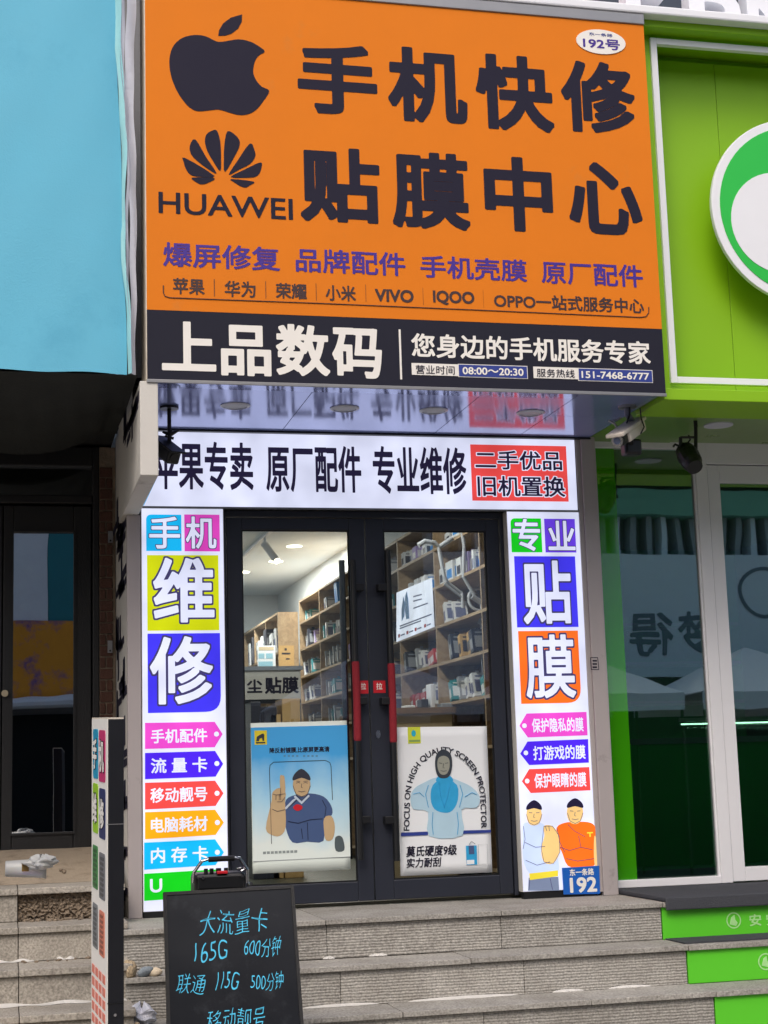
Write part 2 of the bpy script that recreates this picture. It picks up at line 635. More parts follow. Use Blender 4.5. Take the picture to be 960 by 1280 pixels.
def glyphs(body, off, q=60, spacing=1.0):
    """the line thickened by off (in ems): distance field of the outlines, cut at that level"""
    k = (body, round(off, 4), q, spacing)
    if k in _gl:
        return _gl[k]
    seg = raw_outline(body, spacing)
    h = 1.0 / q
    mg = max(off, 0) + 3 * h
    reach = abs(off) * 1.3 + 3 * h
    x0, y0 = seg[:, (0, 2)].min() - mg, seg[:, (1, 3)].min() - mg + h * .137
    nx, ny = int((seg[:, (0, 2)].max() + mg - x0) / h) + 2, int((seg[:, (1, 3)].max() + mg - y0) / h) + 2
    D_ = np.full((ny, nx), 9.0)
    T = np.zeros((ny, nx + 1), int)
    for ax, ay, bx, by in seg:
        i0, i1 = max(0, int((min(ax, bx) - reach - x0) / h)), min(nx, int((max(ax, bx) + reach - x0) / h) + 2)
        j0, j1 = max(0, int((min(ay, by) - reach - y0) / h)), min(ny, int((max(ay, by) + reach - y0) / h) + 2)
        X = (x0 + h * np.arange(i0, i1))[None, :]
        Y = (y0 + h * np.arange(j0, j1))[:, None]
        dx, dy = bx - ax, by - ay
        t = np.clip(((X - ax) * dx + (Y - ay) * dy) / (dx * dx + dy * dy + 1e-12), 0, 1)
        d = ((X - ax - t * dx) ** 4 + (Y - ay - t * dy) ** 4) ** .25
        D_[j0:j1, i0:i1] = np.minimum(D_[j0:j1, i0:i1], d)
        if ay != by:
            lo, hi = min(ay, by), max(ay, by)
            ja, jb = int(math.ceil((lo - y0) / h)), int(math.ceil((hi - y0) / h))
            for j in range(ja, jb):
                xi = ax + (y0 + j * h - ay) / dy * dx
                T[j, min(nx, max(0, int(math.ceil((xi - x0) / h))))] ^= 1
    ins = (np.cumsum(T, 1)[:, :nx] % 2) == 1
    F = off - np.where(ins, -D_, D_)             # > 0 inside the thickened letter
    F[np.abs(F) < 1e-5] = 1e-5
    P = F > 0
    vs, fs, vi = [], [], {}

    def gv(i, j):
        if (i, j) not in vi:
            vi[(i, j)] = len(vs)
            vs.append((x0 + i * h, y0 + j * h))
        return vi[(i, j)]

    def ev(i, j, i2, j2):
        key = (i, j, i2, j2) if (i, j) < (i2, j2) else (i2, j2, i, j)
        if key not in vi:
            a, b, c2, d2 = key
            fa, fb = F[b, a], F[d2, c2]
            t = fa / (fa - fb)
            vi[key] = len(vs)
            vs.append((x0 + h * (a + (c2 - a) * t), y0 + h * (b + (d2 - b) * t)))
        return vi[key]
    n4 = P[:-1, :-1].astype(int) + P[:-1, 1:] + P[1:, :-1] + P[1:, 1:]
    for j in range(ny - 1):
        row = n4[j]
        i = 0
        nz = np.nonzero(row)[0]
        p = 0
        while p < len(nz):
            i = int(nz[p])
            if row[i] == 4:
                e = i
                while p + 1 < len(nz) and nz[p + 1] == e + 1 and row[e + 1] == 4:
                    p += 1
                    e += 1
                fs.append((gv(i, j), gv(e + 1, j), gv(e + 1, j + 1), gv(i, j + 1)))
            else:
                cs = [(i, j), (i + 1, j), (i + 1, j + 1), (i, j + 1)]
                f = []
                for m_ in range(4):
                    a, b = cs[m_], cs[(m_ + 1) % 4]
                    pa, pb = P[a[1], a[0]], P[b[1], b[0]]
                    if pa:
                        f.append(gv(*a))
                    if pa != pb:
                        f.append(ev(*a, *b))
                if len(f) > 2:
                    fs.append(tuple(f))
            p += 1
    _gl[k] = (np.array(vs), fs)
    return _gl[k]


def letters(body, pl, tl, br, mat, parent, off=.02, d=.002, outline=None, name='lettering', warp=None, skew=0., spacing=1.0):
    """writing whose ink fills the rectangle between two pixels of the plane"""
    q = int(max(26, min(104, (br[1] - tl[1]) * .95 + 14)))
    v, f = glyphs(body, off, q, spacing)
    lo, hi = v.min(0), v.max(0)
    a, b = pl.px(*tl), pl.px(*br)
    rel = lambda z: (z - lo) / (hi - lo)

    def put(v, dd):
        r = rel(v)
        uv = np.stack([a[0] + (b[0] - a[0]) * (r[:, 0] + skew * (r[:, 1] - .5)), b[1] + (a[1] - b[1]) * r[:, 1]], 1)
        if warp:
            uv = np.array([warp(p) for p in uv])
        return [pl.w(p, dd) for p in uv]
    if outline:
        om, oo = outline
        v2, f2 = glyphs(body, off + oo, q, spacing)
        MB().add(put(v2, d), f2).build('lettering_outline', om, parent)
        d += .0016
    return MB().add(put(v, d), f).build(name, mat, parent)


def crop(ox, oy, s):
    return lambda *p: (ox + p[0] / s, oy + p[1] / s)


def smooth_closed(pts, n=3):
    """Catmull-Rom through a closed outline"""
    P = [np.array(p, float) for p in pts]
    out = []
    for i in range(len(P)):
        a, b, c_, d = P[i - 1], P[i], P[(i + 1) % len(P)], P[(i + 2) % len(P)]
        for k in range(n):
            t = k / n
            out.append(tuple(.5 * (2 * b + (c_ - a) * t + (2 * a - 5 * b + 4 * c_ - d) * t * t + (3 * b - a - 3 * c_ + d) * t ** 3)))
    return out


# ================================================================== SETTING
box('pavement', (-60, 60, -12, 3, -1.2, -.79), M_PAVE, kind='structure')
box('road', (-60, 60, -60, -12.002, -1.3, -.92), pbr('asphalt', c(70, 70, 72), .9, var=.2, scale=20, bump=.4), kind='structure')

# ---- stone steps of the middle shop (and the shared flight to the right)
steps = bpy.data.objects.new('stone_steps', None)
COL.objects.link(steps)
steps['kind'] = 'structure'
steps['label'] = 'grey granite steps with ribbed risers leading up to the phone shop door'
EDGE = [(-.02, -.649), (-.215, -.949), (-.408, -1.25), (-.60, -1.55)]      # top z, front y of each tread
NOS = .026
REAR0 = .16
xs_cut = [[-.17, .86, 1.79, 2.69], [-.17, .62, 1.53, 2.69], [-.17, 1.1, 2.04, 2.69], [-.17, .9, 1.8, 2.69]]
rj = [[-.165, .868, 1.791, 2.685], [-.165, .871, 1.809, 2.685], [-.165, .55, 1.5, 2.685], [-.165, .87, 1.8, 2.685]]
for i, (z, y) in enumerate(EDGE):
    rear = REAR0 if i == 0 else EDGE[i - 1][1] + .02
    xs = xs_cut[i]
    for a, b in zip(xs[:-1], xs[1:]):
        dz = random.uniform(-.0015, .0015)
        box('stone_slab', (a + .0015, b - .0015, y + random.uniform(-.002, .002), rear - .002, z - NOS + dz, z + dz), M_GRANITE, steps, .003)
    zb = EDGE[i + 1][0] + .001 if i + 1 < len(EDGE) else -.79
    xs = rj[i]
    for a, b in zip(xs[:-1], xs[1:]):
        box('stone_panel', (a + .0015, b - .0015, y + .02 + random.uniform(0, .002), y + .05, zb, z - NOS - .003), M_RISER, steps, .002)
    # concrete core behind
    box('concrete_core', (-.16, 2.68, y + .052, rear + .3 if i else .15, -.79, z - NOS - .004), M_CONC, steps)
    # right-hand flight: same heights, stone treads, green boards
    box('stone_slab', (2.694, 6, y + .003, rear - .004, z - NOS - .001, z - .001), M_GRANITE, steps, .003)
    box('green_board', (2.69, 6, y + .022, y + .05, zb, z - NOS - .003), M_GREEN2, steps)
    box('concrete_core', (2.685, 6, y + .055, rear + .3 if i else .15, -.79, z - NOS - .005), M_CONC, steps)
# faint white marks on the green boards
wash = pbr('washed_white_print', c(170, 226, 150), .5, var=.2, scale=30)
pr0, pr1 = FY(-.649 + .022), FY(-.949 + .022)


def ring_uv(cx, cy, r0, r1, n=28):
    vs = []
    for k in range(n):
        a = 2 * math.pi * k / n
        vs += [(cx + r0 * math.cos(a), cy + r0 * math.sin(a)), (cx + r1 * math.cos(a), cy + r1 * math.sin(a))]
    return vs, [(2 * k, 2 * k + 1, (2 * k + 3) % (2 * n), (2 * k + 2) % (2 * n)) for k in range(n)]


def ring(name, pl, cx, cy, r0, r1, mat, parent, d):
    vs, fs = ring_uv(cx, cy, r0, r1)
    return MB().add([pl.w(p, d) for p in vs], fs).build(name, mat, parent)


for pl, (x, y) in ((pr0, (917, 1150.5)), (pr1, (957, 1202))):
    u, v = pl.px(x, y)
    ring('printed_emblem', pl, u, v, .036, .043, wash, steps, .0015)
    poly_px('printed_emblem', pl, [(x - 5, y + 5), (x - 3, y - 4), (x + 1, y - 7), (x + 2, y - 1), (x + 5, y + 3), (x + 3, y + 7)], wash, steps, .0015)
letters('安', pr0, (936, 1143), (952, 1157), wash, steps, .02, .0015)
letters('安', pr0, (957, 1142), (973, 1156), wash, steps, .02, .0015)
# leftover ice along the treads
ice = MB()
for (x0, x1, i, wd) in ((404, 420, 0, .02), (508, 648, 1, .03), (375, 474, 1, .025), (462, 486, 0, .015), (690, 730, 1, .016), (760, 815, 1, .012)):
    z, y = EDGE[i + 1]
    yy = EDGE[i][1] + .02
    u0 = onY(yy, x0, 1240)[0]
    u1 = onY(yy, x1, 1240)[0]
    n = 14

    def edge(t, s, u0=u0, u1=u1, yy=yy, z=z, wd=wd):
        w = wd * (math.sin(math.pi * min(1, max(0, t))) ** .4) * (.7 + .5 * math.sin(t * 23 + x0) * .5)
        return (u0 + (u1 - u0) * t, yy - .002 - w * s, z + .002 + .012 * (1 - s) * math.sin(math.pi * t) ** .5)
    ice.grid(edge, n, 2)
ice.build('ice_patch', M_ICE, steps, kind='stuff')
# dark mat over the right landing, and the strip on its second tread
mat_o = MB().box(2.70, 6, -.655, .1, -.0185, .006).box(2.70, 6, -.668, -.655, -.062, .004).build('entrance_mat', M_MAT, None, .006)
tag(mat_o, 'dark grey carpet mat covering the landing of the green shop', 'mat')
m2 = MB().box(2.70, 6, -.88, -.632, -.2145, -.208).build('entrance_mat', M_MAT, None)
tag(m2, 'narrow dark carpet strip on the tread below the green shop landing', 'mat')

# ---- steps of the left shop
lsteps = bpy.data.objects.new('stone_steps', None)
COL.objects.link(lsteps)
lsteps['kind'] = 'structure'
lsteps['label'] = 'worn granite steps with icy treads and a missing riser on the left'
LZ, LY, LR, LT = .18, -.28, .165, .33
xr = [-.115, -.125, -.13, -.14, -.15]
lx = -.655
for i in range(6):
    z, y = LZ - i * LR, LY - i * LT
    if z < -.75:
        break
    rear = y + LT + .03 if i else LY + .38
    right = xr[min(i, 4)]
    for a, b in ((-3.2, lx), (lx, right)):
        box('stone_slab', (a + .0015, b - .0015, y + random.uniform(-.003, .003), rear - .02 if i else rear, z - .032, z), M_LSTONE, lsteps, .004)
    zb = z - LR + .001
    box('stone_panel', (-3.2, lx - .002, y + .02, y + .05, zb, z - .035), M_LSTONE, lsteps, .002)
    if i:
        box('stone_panel', (lx + .002, right - .01, y + .02, y + .05, zb, z - .035), M_LSTONE, lsteps, .002)
    else:
        rn = random.Random(3)
        hh = [[rn.uniform(0, .03) for _ in range(60)] for _ in range(16)]
        MB().grid(lambda u, v: (lx + .003 + (right - lx - .01) * u, y + .055 - hh[int(v * 15)][int(u * 59)] * (1 - .2 * v), zb + (z - .034 - zb) * v), 59, 15).build('exposed_mortar', M_CONC, lsteps)
    box('concrete_core', (-3.2, right - .02, y + .085, 1.0, -.79, z - .034), M_CONC, lsteps)
# dusty landing sloping up to the door sill
MB().grid(lambda u, v: (-3.2 + 3.09 * u, LY + .34 + (.9 - LY - .34) * v, LZ + .001 + .15 * v + .004 * math.sin(u * 40) * math.sin(v * 9)), 60, 10).build('dusty_landing', M_DIRT, lsteps)
lice = MB()
for (i, a, b, wd) in ((2, -.78, -.58, .03), (2, -.47, -.38, .022), (3, -.78, -.3, .05), (2, -.2, -.14, .03), (3, -.26, -.16, .06)):
    z, y = LZ - i * LR, LY - (i - 1) * LT + .02
    lice.grid(lambda t, s: (a + (b - a) * t, y - wd * s * (.6 + .4 * math.sin(t * 17 + a * 9)) - .001, z + .002 + .014 * (1 - s) * (.6 + .4 * math.sin(t * 11))), 16, 3)
lice.build('ice_patch', M_ICE, lsteps, kind='stuff')
crumb = MB()
rn = random.Random(5)
for k in range(70):
    i = rn.choice((0, 1, 1, 1, 2))
    x = rn.uniform(lx + .02, -.16)
    s = rn.uniform(.004, .012)
    crumb.lump((x, LY - (i - 1) * LT - rn.uniform(-.015, .05) if i else LY + rn.uniform(.1, .9), LZ - i * LR + s * .4 + (0 if i else .05)), (s * 1.3, s, s * .8), k, 1)
crumb.build('mortar_crumbs', M_CONC, lsteps, kind='stuff')
# broken mortar between the two flights
brk = MB()
for k in range(8):
    i = (1, 2, 3)[k % 3]
    w3 = rn.uniform(.02, .045)
    brk.lump((xr[i] + rn.uniform(-.03, .0), LY - i * LT + rn.uniform(.0, .1), LZ - i * LR - rn.uniform(.0, .14)), (w3 * .7, w3, w3 * 1.1), k + 50, 2)
brk.build('broken_mortar', pbr('pale_broken_mortar', c(176, 158, 130), .95, var=.35, scale=30, bump=1, bscale=60), lsteps, kind='stuff')

# ================================================================== MIDDLE SHOP BUILDING
shop = thing('shop_building', 'middle phone shop unit with grey pillars, mirror canopy and bright interior', 'shop')
# room shell
RX0, RX1, RY0, RY1, RZ = -.04, 2.55, .17, 10.5, 2.93
box('floor', (RX0, RX1, .16, RY1, -.05, -.001), M_FLOOR, shop)
box('ceiling', (RX0, RX1, .16, RY1, RZ, RZ + .1), M_ROOM, shop)
box('wall', (RX1, RX1 + .1, .16, RY1, -.05, RZ + .1), M_ROOM, shop)
box('wall', (RX0 - .008, RX0, .16, .95, -.05, RZ + .1), M_ROOM, shop)
box('wall', (RX0 - .06, RX0, .951, RY1, -.05, RZ + .1), M_ROOM, shop)
box('wall', (RX0 - .06, RX1 + .1, RY1, RY1 + .1, -.05, RZ + .1), M_ROOM, shop)
box('bulkhead', (RX0, 1.95, 9.4, RY1 - .002, 2.35, RZ - .002), M_ROOM, shop)
# facade behind the signs
box('wall', (-.07, 2.72, .17, .27, 2.2, 2.93), M_WALL, shop)
box('wall', (-.1, 2.70, -.02, .3, 2.935, 9), M_WALL, shop)
# mirror canopy soffit in panels
SZ = 2.645
for a, b in ((.0, .795), (.795, 1.69), (1.69, 2.212)):
    box('soffit_panel', (a + .002, b - .002, -.968, -.004, SZ, SZ + .02), M_SOFFIT, shop)
box('soffit_panel', (-.01, 2.212, -1.148, -.971, SZ - .003, SZ + .017), M_SOFFIT2, shop)
box('soffit_panel', (2.214, 2.655, -1.148, -.56, SZ, SZ + .02), M_SOFFIT, shop)
box('soffit_panel', (2.214, 2.655, -.556, -.004, SZ, SZ + .02), M_SOFFIT, shop)
box('canopy_trim', (0, 2.66, -.03, -.004, SZ - .012, SZ - .001), M_BLACKMETAL, shop)
box('canopy_frame', (-.045, 2.655, -1.14, .16, SZ + .03, SZ + .09), M_BLACKMETAL, shop)
for k in range(4):
    x = (.445, 1.036, 1.531, 2.087)[k]
    dl = MB()
    for r0, r1, z0, z1 in ((.062, .078, SZ - .007, SZ - .003),):
        n = 32
        vs, fs = [], []
        for q in range(n):
            a = 2 * math.pi * q / n
            vs += [(x + r0 * math.cos(a), -.62 + r0 * math.sin(a), z0), (x + r1 * math.cos(a), -.62 + r1 * math.sin(a), z1 + .002)]
        fs = [(2 * q, 2 * q + 1, (2 * q + 3) % (2 * n), (2 * q + 2) % (2 * n)) for q in range(n)]
        dl.add(vs, fs)
    ro = dl.build('downlight', M_LAMPTRIM, shop, solid=.003)
    MB().add([(x + .062 * math.cos(2 * math.pi * q / 32), -.62 + .062 * math.sin(2 * math.pi * q / 32), SZ - .0045) for q in range(32)], [tuple(range(32))]).build('diffuser', M_LAMPOFF, ro)
# side fin and side wall at the left
box('side_panel', (-.1, -.012, -1.15, -.002, 2.16, 2.63), M_CREAM, shop, .004)
box('pillar', (-.078, -.004, .004, .05, -.02, 2.158), M_PILLAR, shop, .003)
box('side_wall', (-.078, -.05, .05, .9, -.05, 2.9), M_CREAM, shop)
box('side_wall', (-.1, -.045, -.001, .3, 2.16, 2.9), M_CREAM, shop)
# weathered banner along the side wall; extra fin pieces paint in the awning's shade
side = Plane((-.079, .9, 0), (0, -1, 0), (0, 0, 1))
ban = MB()
rn = random.Random(11)
for zz in np.arange(.1, 2.6, .23):
    for k in range(8 if zz < 2.2 else 12):
        zz = zz + rn.uniform(-.05, .05)
        if zz < 2.0:
            u0 = .04 + rn.uniform(0, .6)
        else:
            u0 = rn.uniform(.9, 1.75) if zz > 2.2 else .1 + rn.uniform(0, .5)
        w_, h_ = rn.choice(((.34, .05), (.07, .2), (.42, .06), (.12, .17), (.24, .05)))
        u1 = min(u0 + w_, .86 if zz < 2.15 else 2.0)
        dd = .003 if zz < 2.15 else .0235
        ban.slab(side, [(u0, zz), (u1, zz + .01), (u1, zz + h_), (u0, zz + h_ - .01)], dd - .002, dd)
ban.build('weathered_print_and_shade', M_INK, shop, kind='stuff')
# right pillar
rp = box('pillar', (2.60, 2.69, -.02, .1, -.02, 2.66), M_PILLAR, shop, .004)
box('pillar', (2.573, 2.60, -.006, .1, 0, 2.66), M_PILLAR, shop, .002)
ppl = FY(-.02)
st_ = M_INK
stq = [ppl.px(*p) for p in ((738, 822), (747, 822), (748.5, 837), (739, 837))]
sb = MB()
for a, b in zip(stq, stq[1:] + stq[:1]):
    dx, dy = b[0] - a[0], b[1] - a[1]
    L = math.hypot(dx, dy)
    nx, ny = -dy / L * .002, dx / L * .002
    sb.slab(ppl, [(a[0] - nx, a[1] - ny), (b[0] - nx, b[1] - ny), (b[0] + nx, b[1] + ny), (a[0] + nx, a[1] + ny)], .001, .0018)
for q in (825, 829, 833):
    sb.slab(ppl, [ppl.px(*p) for p in ((740.5, q), (746, q), (746.3, q + 2), (740.7, q + 2))], .001, .0018)
sb.build('ink_stamp', M_INK, rp)

# ---- double door
DY = .08
dp = FY(DY)


def dpx(x, y):
    return dp.px(x, y)


fr = MB()
fx0, fx1 = .458, 2.122
fr.box(fx0, fx0 + .022, DY - .012, .17, 0, 2.2).box(fx1 - .022, fx1, DY - .012, .17, 0, 2.2).box(fx0 + .022, fx1 - .022, DY - .012, .17, 2.165, 2.2)
box('wall', (-.004, .456, .06, .17, 0, 2.2), M_WALL, shop)
box('wall', (2.124, 2.60, .11, .17, 0, 2.2), M_WALL, shop)
fr.build('door_frame', M_DARKMETAL, shop, .003)
mid = dpx(456, 700)[0]
g1 = (dpx(302, 800)[0], dpx(435, 660)[0])
g1 = (.562, 1.176)
print('glass px', dpx(301.7, 662), dpx(435, 663), dpx(449, 1105.6), dpx(307, 1107), dpx(478, 664), dpx(606, 664.4), dpx(494, 1103), dpx(626, 1096.6), dpx(456, 640), dpx(468, 1114))
GX = [(dpx(301.7, 662)[0], (dpx(435, 663)[0] + dpx(449, 1105.6)[0]) / 2), ((dpx(478, 664)[0] + dpx(494, 1103)[0]) / 2, (dpx(606, 664.4)[0] + dpx(626, 1096.6)[0]) / 2)]
GZ = (.115, dpx(400, 662.5)[1])
MIDX = (dpx(456, 640)[0] + dpx(468, 1114)[0]) / 2
leaves = []
for k, (a, b) in enumerate(((fx0 + .026, MIDX - .003), (MIDX + .003, fx1 - .026))):
    gx0, gx1 = GX[k]
    m = MB()
    y0, y1 = DY, DY + .05
    m.box(a, gx0, y0, y1, .008, 2.16).box(gx1, b, y0, y1, .008, 2.16).box(gx0, gx1, y0, y1, .008, GZ[0]).box(gx0, gx1, y0, y1, GZ[1], 2.16)
    leaf = m.build('door', M_DARKMETAL, shop, .004)
    leaves.append(leaf)
    box('door_glass', (gx0 - .005, gx1 + .005, DY + .02, DY + .026, GZ[0] - .005, GZ[1] + .005), M_GLASS, leaf)
    # glazing bead
    MB().box(gx0, gx0 + .008, y0 + .012, y0 + .019, GZ[0], GZ[1]).box(gx1 - .008, gx1, y0 + .012, y0 + .019, GZ[0], GZ[1]).box(gx0 + .008, gx1 - .008, y0 + .012, y0 + .019, GZ[0], GZ[0] + .008).box(gx0 + .008, gx1 - .008, y0 + .012, y0 + .019, GZ[1] - .008, GZ[1]).build('glazing_bead', M_BLACKMETAL, leaf)
hp = FY(DY - .06)
for k, (tx, ty, bx, by) in enumerate(((439, 700, 453, 1075), (483, 688, 498, 1076))):
    a, b = hp.px(tx, ty), hp.px(bx, by)
    x = (a[0] + b[0]) / 2
    h = MB().tube([(x, DY - .06, a[1]), (x, DY - .06, b[1])], .017, 14)
    hd = h.build('pull_handle', M_BLACKMETAL, leaves[k], smooth=False)
    for yy in (734, 876, 1025):
        z = hp.px(tx + 5, yy)[1]
        box('handle_bracket', (x + (.0 if k == 0 else -.062), x + (.062 if k == 0 else .0), DY - .07, DY - .001, z - .02, z + .02), M_BLACKMETAL, leaves[k], .003)
    z0, z1 = hp.px(440, 827 if k == 0 else 830)[1], hp.px(450, 926 if k == 0 else 929)[1]
    MB().tube([(x, DY - .06, z0), (x, DY - .06, z0 - .01), (x + .002, DY - .061, (z0 + z1) / 2), (x, DY - .06, z1 + .01), (x, DY - .06, z1)], [.019, .0215, .021, .0215, .019], 14).build('felt_sleeve', M_RED, leaves[k])
    # inner handle seen through the pane
    if k == 0:
        MB().tube([(x - .03, DY + .1, a[1] + .02), (x - .03, DY + .1, b[1])], .018, 12).build('pull_handle', M_BLACKMETAL, leaves[k])
    rc = rect_px(dp, (447.5, 851), (460.5, 867)) if k == 0 else rect_px(dp, (466.5, 851), (482, 866))
    st = sheet('pull_sticker', dp, rc, M_REDST, leaves[k], .002)
    letters('拉', dp, (451, 853.5) if k == 0 else (470, 853.5), (457.5, 862) if k == 0 else (478, 862), M_WHITEV, st, .015, .0035)
    u, v = dp.px(*((461.5, 919) if k == 0 else (472.5, 918)))
    if k:
        MB().slab(dp, disc_uv(u, v, .014, .024, 16), 0, .006).build('lock_cylinder', M_CHROME, leaves[k])
dl = leaves[1]

# ---- room contents -------------------------------------------------
for (x, y, lb_) in ((2.02, 6.37, 'round recessed ceiling lamp nearest the left door pane'), (2.02, 7.45, 'round recessed ceiling lamp just behind the nearest one'),
                    (1.80, 8.31, 'small bright ceiling lamp at the left edge of the left door pane'), (1.1, .95, 'added fill lamp hidden above the panes just inside the shop door')):  # last lamp is added out of view to brighten counter and shelf fronts
    t = thing('ceiling_light', lb_, 'ceiling light', (x, y, RZ))
    n = 28
    vs, fs = ring_uv(0, 0, .075, .1)
    MB().add([(x + p[0], y + p[1], RZ - .006) for p in vs], fs).build('lamp_ring', M_LAMPTRIM, t)
    MB().add([(x + .076 * math.cos(2 * math.pi * q / n), y + .076 * math.sin(2 * math.pi * q / n), RZ - .004) for q in range(n)], [tuple(range(n))]).build('lamp_face', L_LAMP, t)
    ld = bpy.data.lights.new('lamp_glow', 'AREA')
    ld.shape = 'DISK'
    ld.size = .16
    ld.energy = 38
    ld.color = (1, .96, .9)
    lo_ = bpy.data.objects.new('lamp_glow', ld)
    COL.objects.link(lo_)
    lo_.location = (0, 0, -.02)
    lo_.parent = t
TLX, TLY = onZ(RZ, 331, 668)[:2]
t = thing('track_light', 'white spotlight on a ceiling rail inside the shop', 'spotlight', (TLX, TLY, RZ))
box('rail', (TLX - .02, TLX + .02, TLY - .6, TLY + 1.6, RZ - .03, RZ - .003), M_WHITEENAMEL, t)
MB().tube([(TLX, TLY, RZ - .03), (TLX, TLY, RZ - .08)], .012, 8).build('stem', M_WHITEENAMEL, t)
MB().tube([(TLX + .0, TLY + .05, RZ - .08), (TLX + .09, TLY - .1, RZ - .26)], .034, 14).build('lamp_head', M_WHITEENAMEL, t)
MB().tube([(TLX + .09, TLY - .1, RZ - .261), (TLX + .093, TLY - .105, RZ - .266)], .028, 14).build('lamp_face', L_LAMP, t)

# long shelf unit on the right wall
SHX, SY0, SY1, STOP = 2.2, -.0, 7.15, 2.485
SY0 = .3
shelf = thing('shelf_unit', 'long wooden pigeonhole shelf along the right wall of the shop', 'shelf', (2.2, 3.5, 0))
rows = [2.472, 2.245, 1.975, 1.70, 1.44, 1.16]
divs = [.3, .82, 1.92, 2.97, 4.0, 5.04, 6.1, 7.15]
box('back_panel', (2.5, 2.52, SY0, SY1, .02, STOP), M_SHELFBACK, shelf)
for z in rows + [.85, .1]:
    box('shelf_board', (SHX, 2.5, SY0, SY1, z - .01, z + .01), M_SHELF, shelf)
for y in divs:
    box('shelf_divider', (SHX - .001, 2.499, y - .01, y + .01, .02, STOP - .001), M_SHELF, shelf)
# product cartons on the boards: four kinds, copied
PROTO = []
for k, (dx, dy, dz, m, pm) in enumerate(((.1, .03, .17, M_WHITEBOX, M_PRINTG), (.09, .055, .15, M_WHITEBOX, M_DARKBOX), (.1, .022, .19, M_GREYBOX, M_WHITEBOX), (.12, .09, .16, M_WHITEBOX, M_BLUEBOX), (.12, .035, .2, M_DARKBOX, M_GREYBOX), (.1, .05, .17, pbr('violet_carton', c(176, 160, 214), .4), M_WHITEBOX), (.1, .035, .16, pbr('teal_carton', c(70, 150, 160), .4), M_WHITEBOX), (.11, .06, .12, pbr('red_carton', c(190, 60, 56), .4), M_WHITEBOX), (.1, .04, .18, M_KRAFT, M_DARKBOX))):
    mb = MB().box(-dx / 2, dx / 2, -dy / 2, dy / 2, 0, dz)
    mb.box(-dx * .12, dx * .12, -.001, .001, dz, dz + .025)
    mb.k = 1
    mb.box(-dx * .3, dx * .3, -dy / 2 - .0012, dy / 2 + .0012, dz * .82, dz * .88)
    mb.box(-dx / 2 - .001, -dx / 2 + .001, -dy * .36, dy * .36, dz * .15, dz * .6)
    mb.box(-dx * .36, dx * .36, -dy / 2 - .001, -dy / 2 + .001, dz * .18, dz * .7)
    me_o = mb.build('carton', [m, pm])
    COL.objects.unlink(me_o)
    PROTO.append((me_o, dy))
rown = ['top', 'second', 'third', 'fourth', 'fifth']
bayn = ['nearest', 'first', 'second', 'third', 'fourth', 'fifth', 'farthest']
rn = random.Random(21)


def carton(k, loc, rx, rz, sc, label, group):
    o = PROTO[k][0].copy()
    COL.objects.link(o)
    o.name = 'carton'
    o.location = loc
    o.rotation_euler = (rx, 0, rz)
    o.scale = (1, 1, sc)
    tag(o, label, 'box', group)
    return o


def vis(x, y, z):      # would the door panes show this spot?
    d = R_ @ (np.array([x, y, z]) - CAM)
    px, py = 480 + FPX * d[0] / d[1], 640 - FPX * d[2] / d[1]
    return (296 < px < 446 or 474 < px < 622) and 655 < py < 910


KIND = ('slim white carton', 'white carton with dark picture', 'slim grey carton', 'wide white and blue carton', 'dark carton', 'pale violet carton', 'teal carton', 'red carton', 'kraft carton')
ORD = ('front', 'second', 'third', 'fourth', 'fifth', 'sixth', 'seventh', 'eighth', 'ninth', 'tenth')
for ri in range(5):
    zt, zb = rows[ri] - .012, rows[ri + 1] + .0102
    for bi in range(7):
        y0, y1 = divs[bi] + .03, divs[bi + 1] - .03
        near = bi <= 2
        fill = .25 if bi >= 5 and ri == 0 else .25 if bi in (1, 2) and ri == 2 else rn.uniform(.45, .75)
        lean = rn.uniform(.12, .3)
        kk = rn.choice(((0, 2, 6), (0, 5, 2, 4), (2, 4, 8), (0, 4, 2, 7), (1, 0, 6)))
        if near and ri < 2:
            kk, lean, fill = (1, 0, 3, 1, 5), .03, .95
        elif near and not (bi in (1, 2) and ri == 2):
            fill = .85
        lst = []
        y = y1 - .06
        while y > y0 + (y1 - y0) * (1 - fill) and y > y0 + .1:
            k = rn.choice(kk)
            grow = rn.uniform(1.3, 2.0) if near else rn.uniform(1.0, 1.5)
            if vis(SHX, y, zb + .05):
                lst.append((k, y, grow))
            y -= PROTO[k][1] * 1.15 * grow + rn.uniform(.01, .05) + (.04 if lean > .1 else 0)
        for q_, (k, y, grow) in enumerate(reversed(lst)):
            le = lean + rn.uniform(-.03, .05)
            o = carton(k, (SHX + .075 + rn.uniform(-.015, .05), y, zb + PROTO[k][1] * grow * .5 * math.sin(abs(le)) + .001), -le, rn.uniform(-.06, .06), min(1, (zt - zb - .035) / .235) * rn.uniform(.8, 1),
                       '%s, %s in the %s bay on %s level, long shelf' % (KIND[k], ORD[min(q_, 9)], bayn[bi], rown[ri]), 'cartons on the long shelf')
            o.scale.y = grow
# blue binder cluster in a far top bay
for k, yy in enumerate((5.35, 5.42)):
    o = MB().box(-.12, .12, -.025, .025, 0, .2).build('folder', M_BLUEBOX)
    o.location = (SHX + .14, yy, rows[1] + .014)
    o.rotation_euler = (-.3, 0, 0)
    tag(o, 'bright blue folder leaning %s in an upper bay of the long shelf' % ('in front', 'behind the other')[k], 'folder', 'blue folders on the shelf')
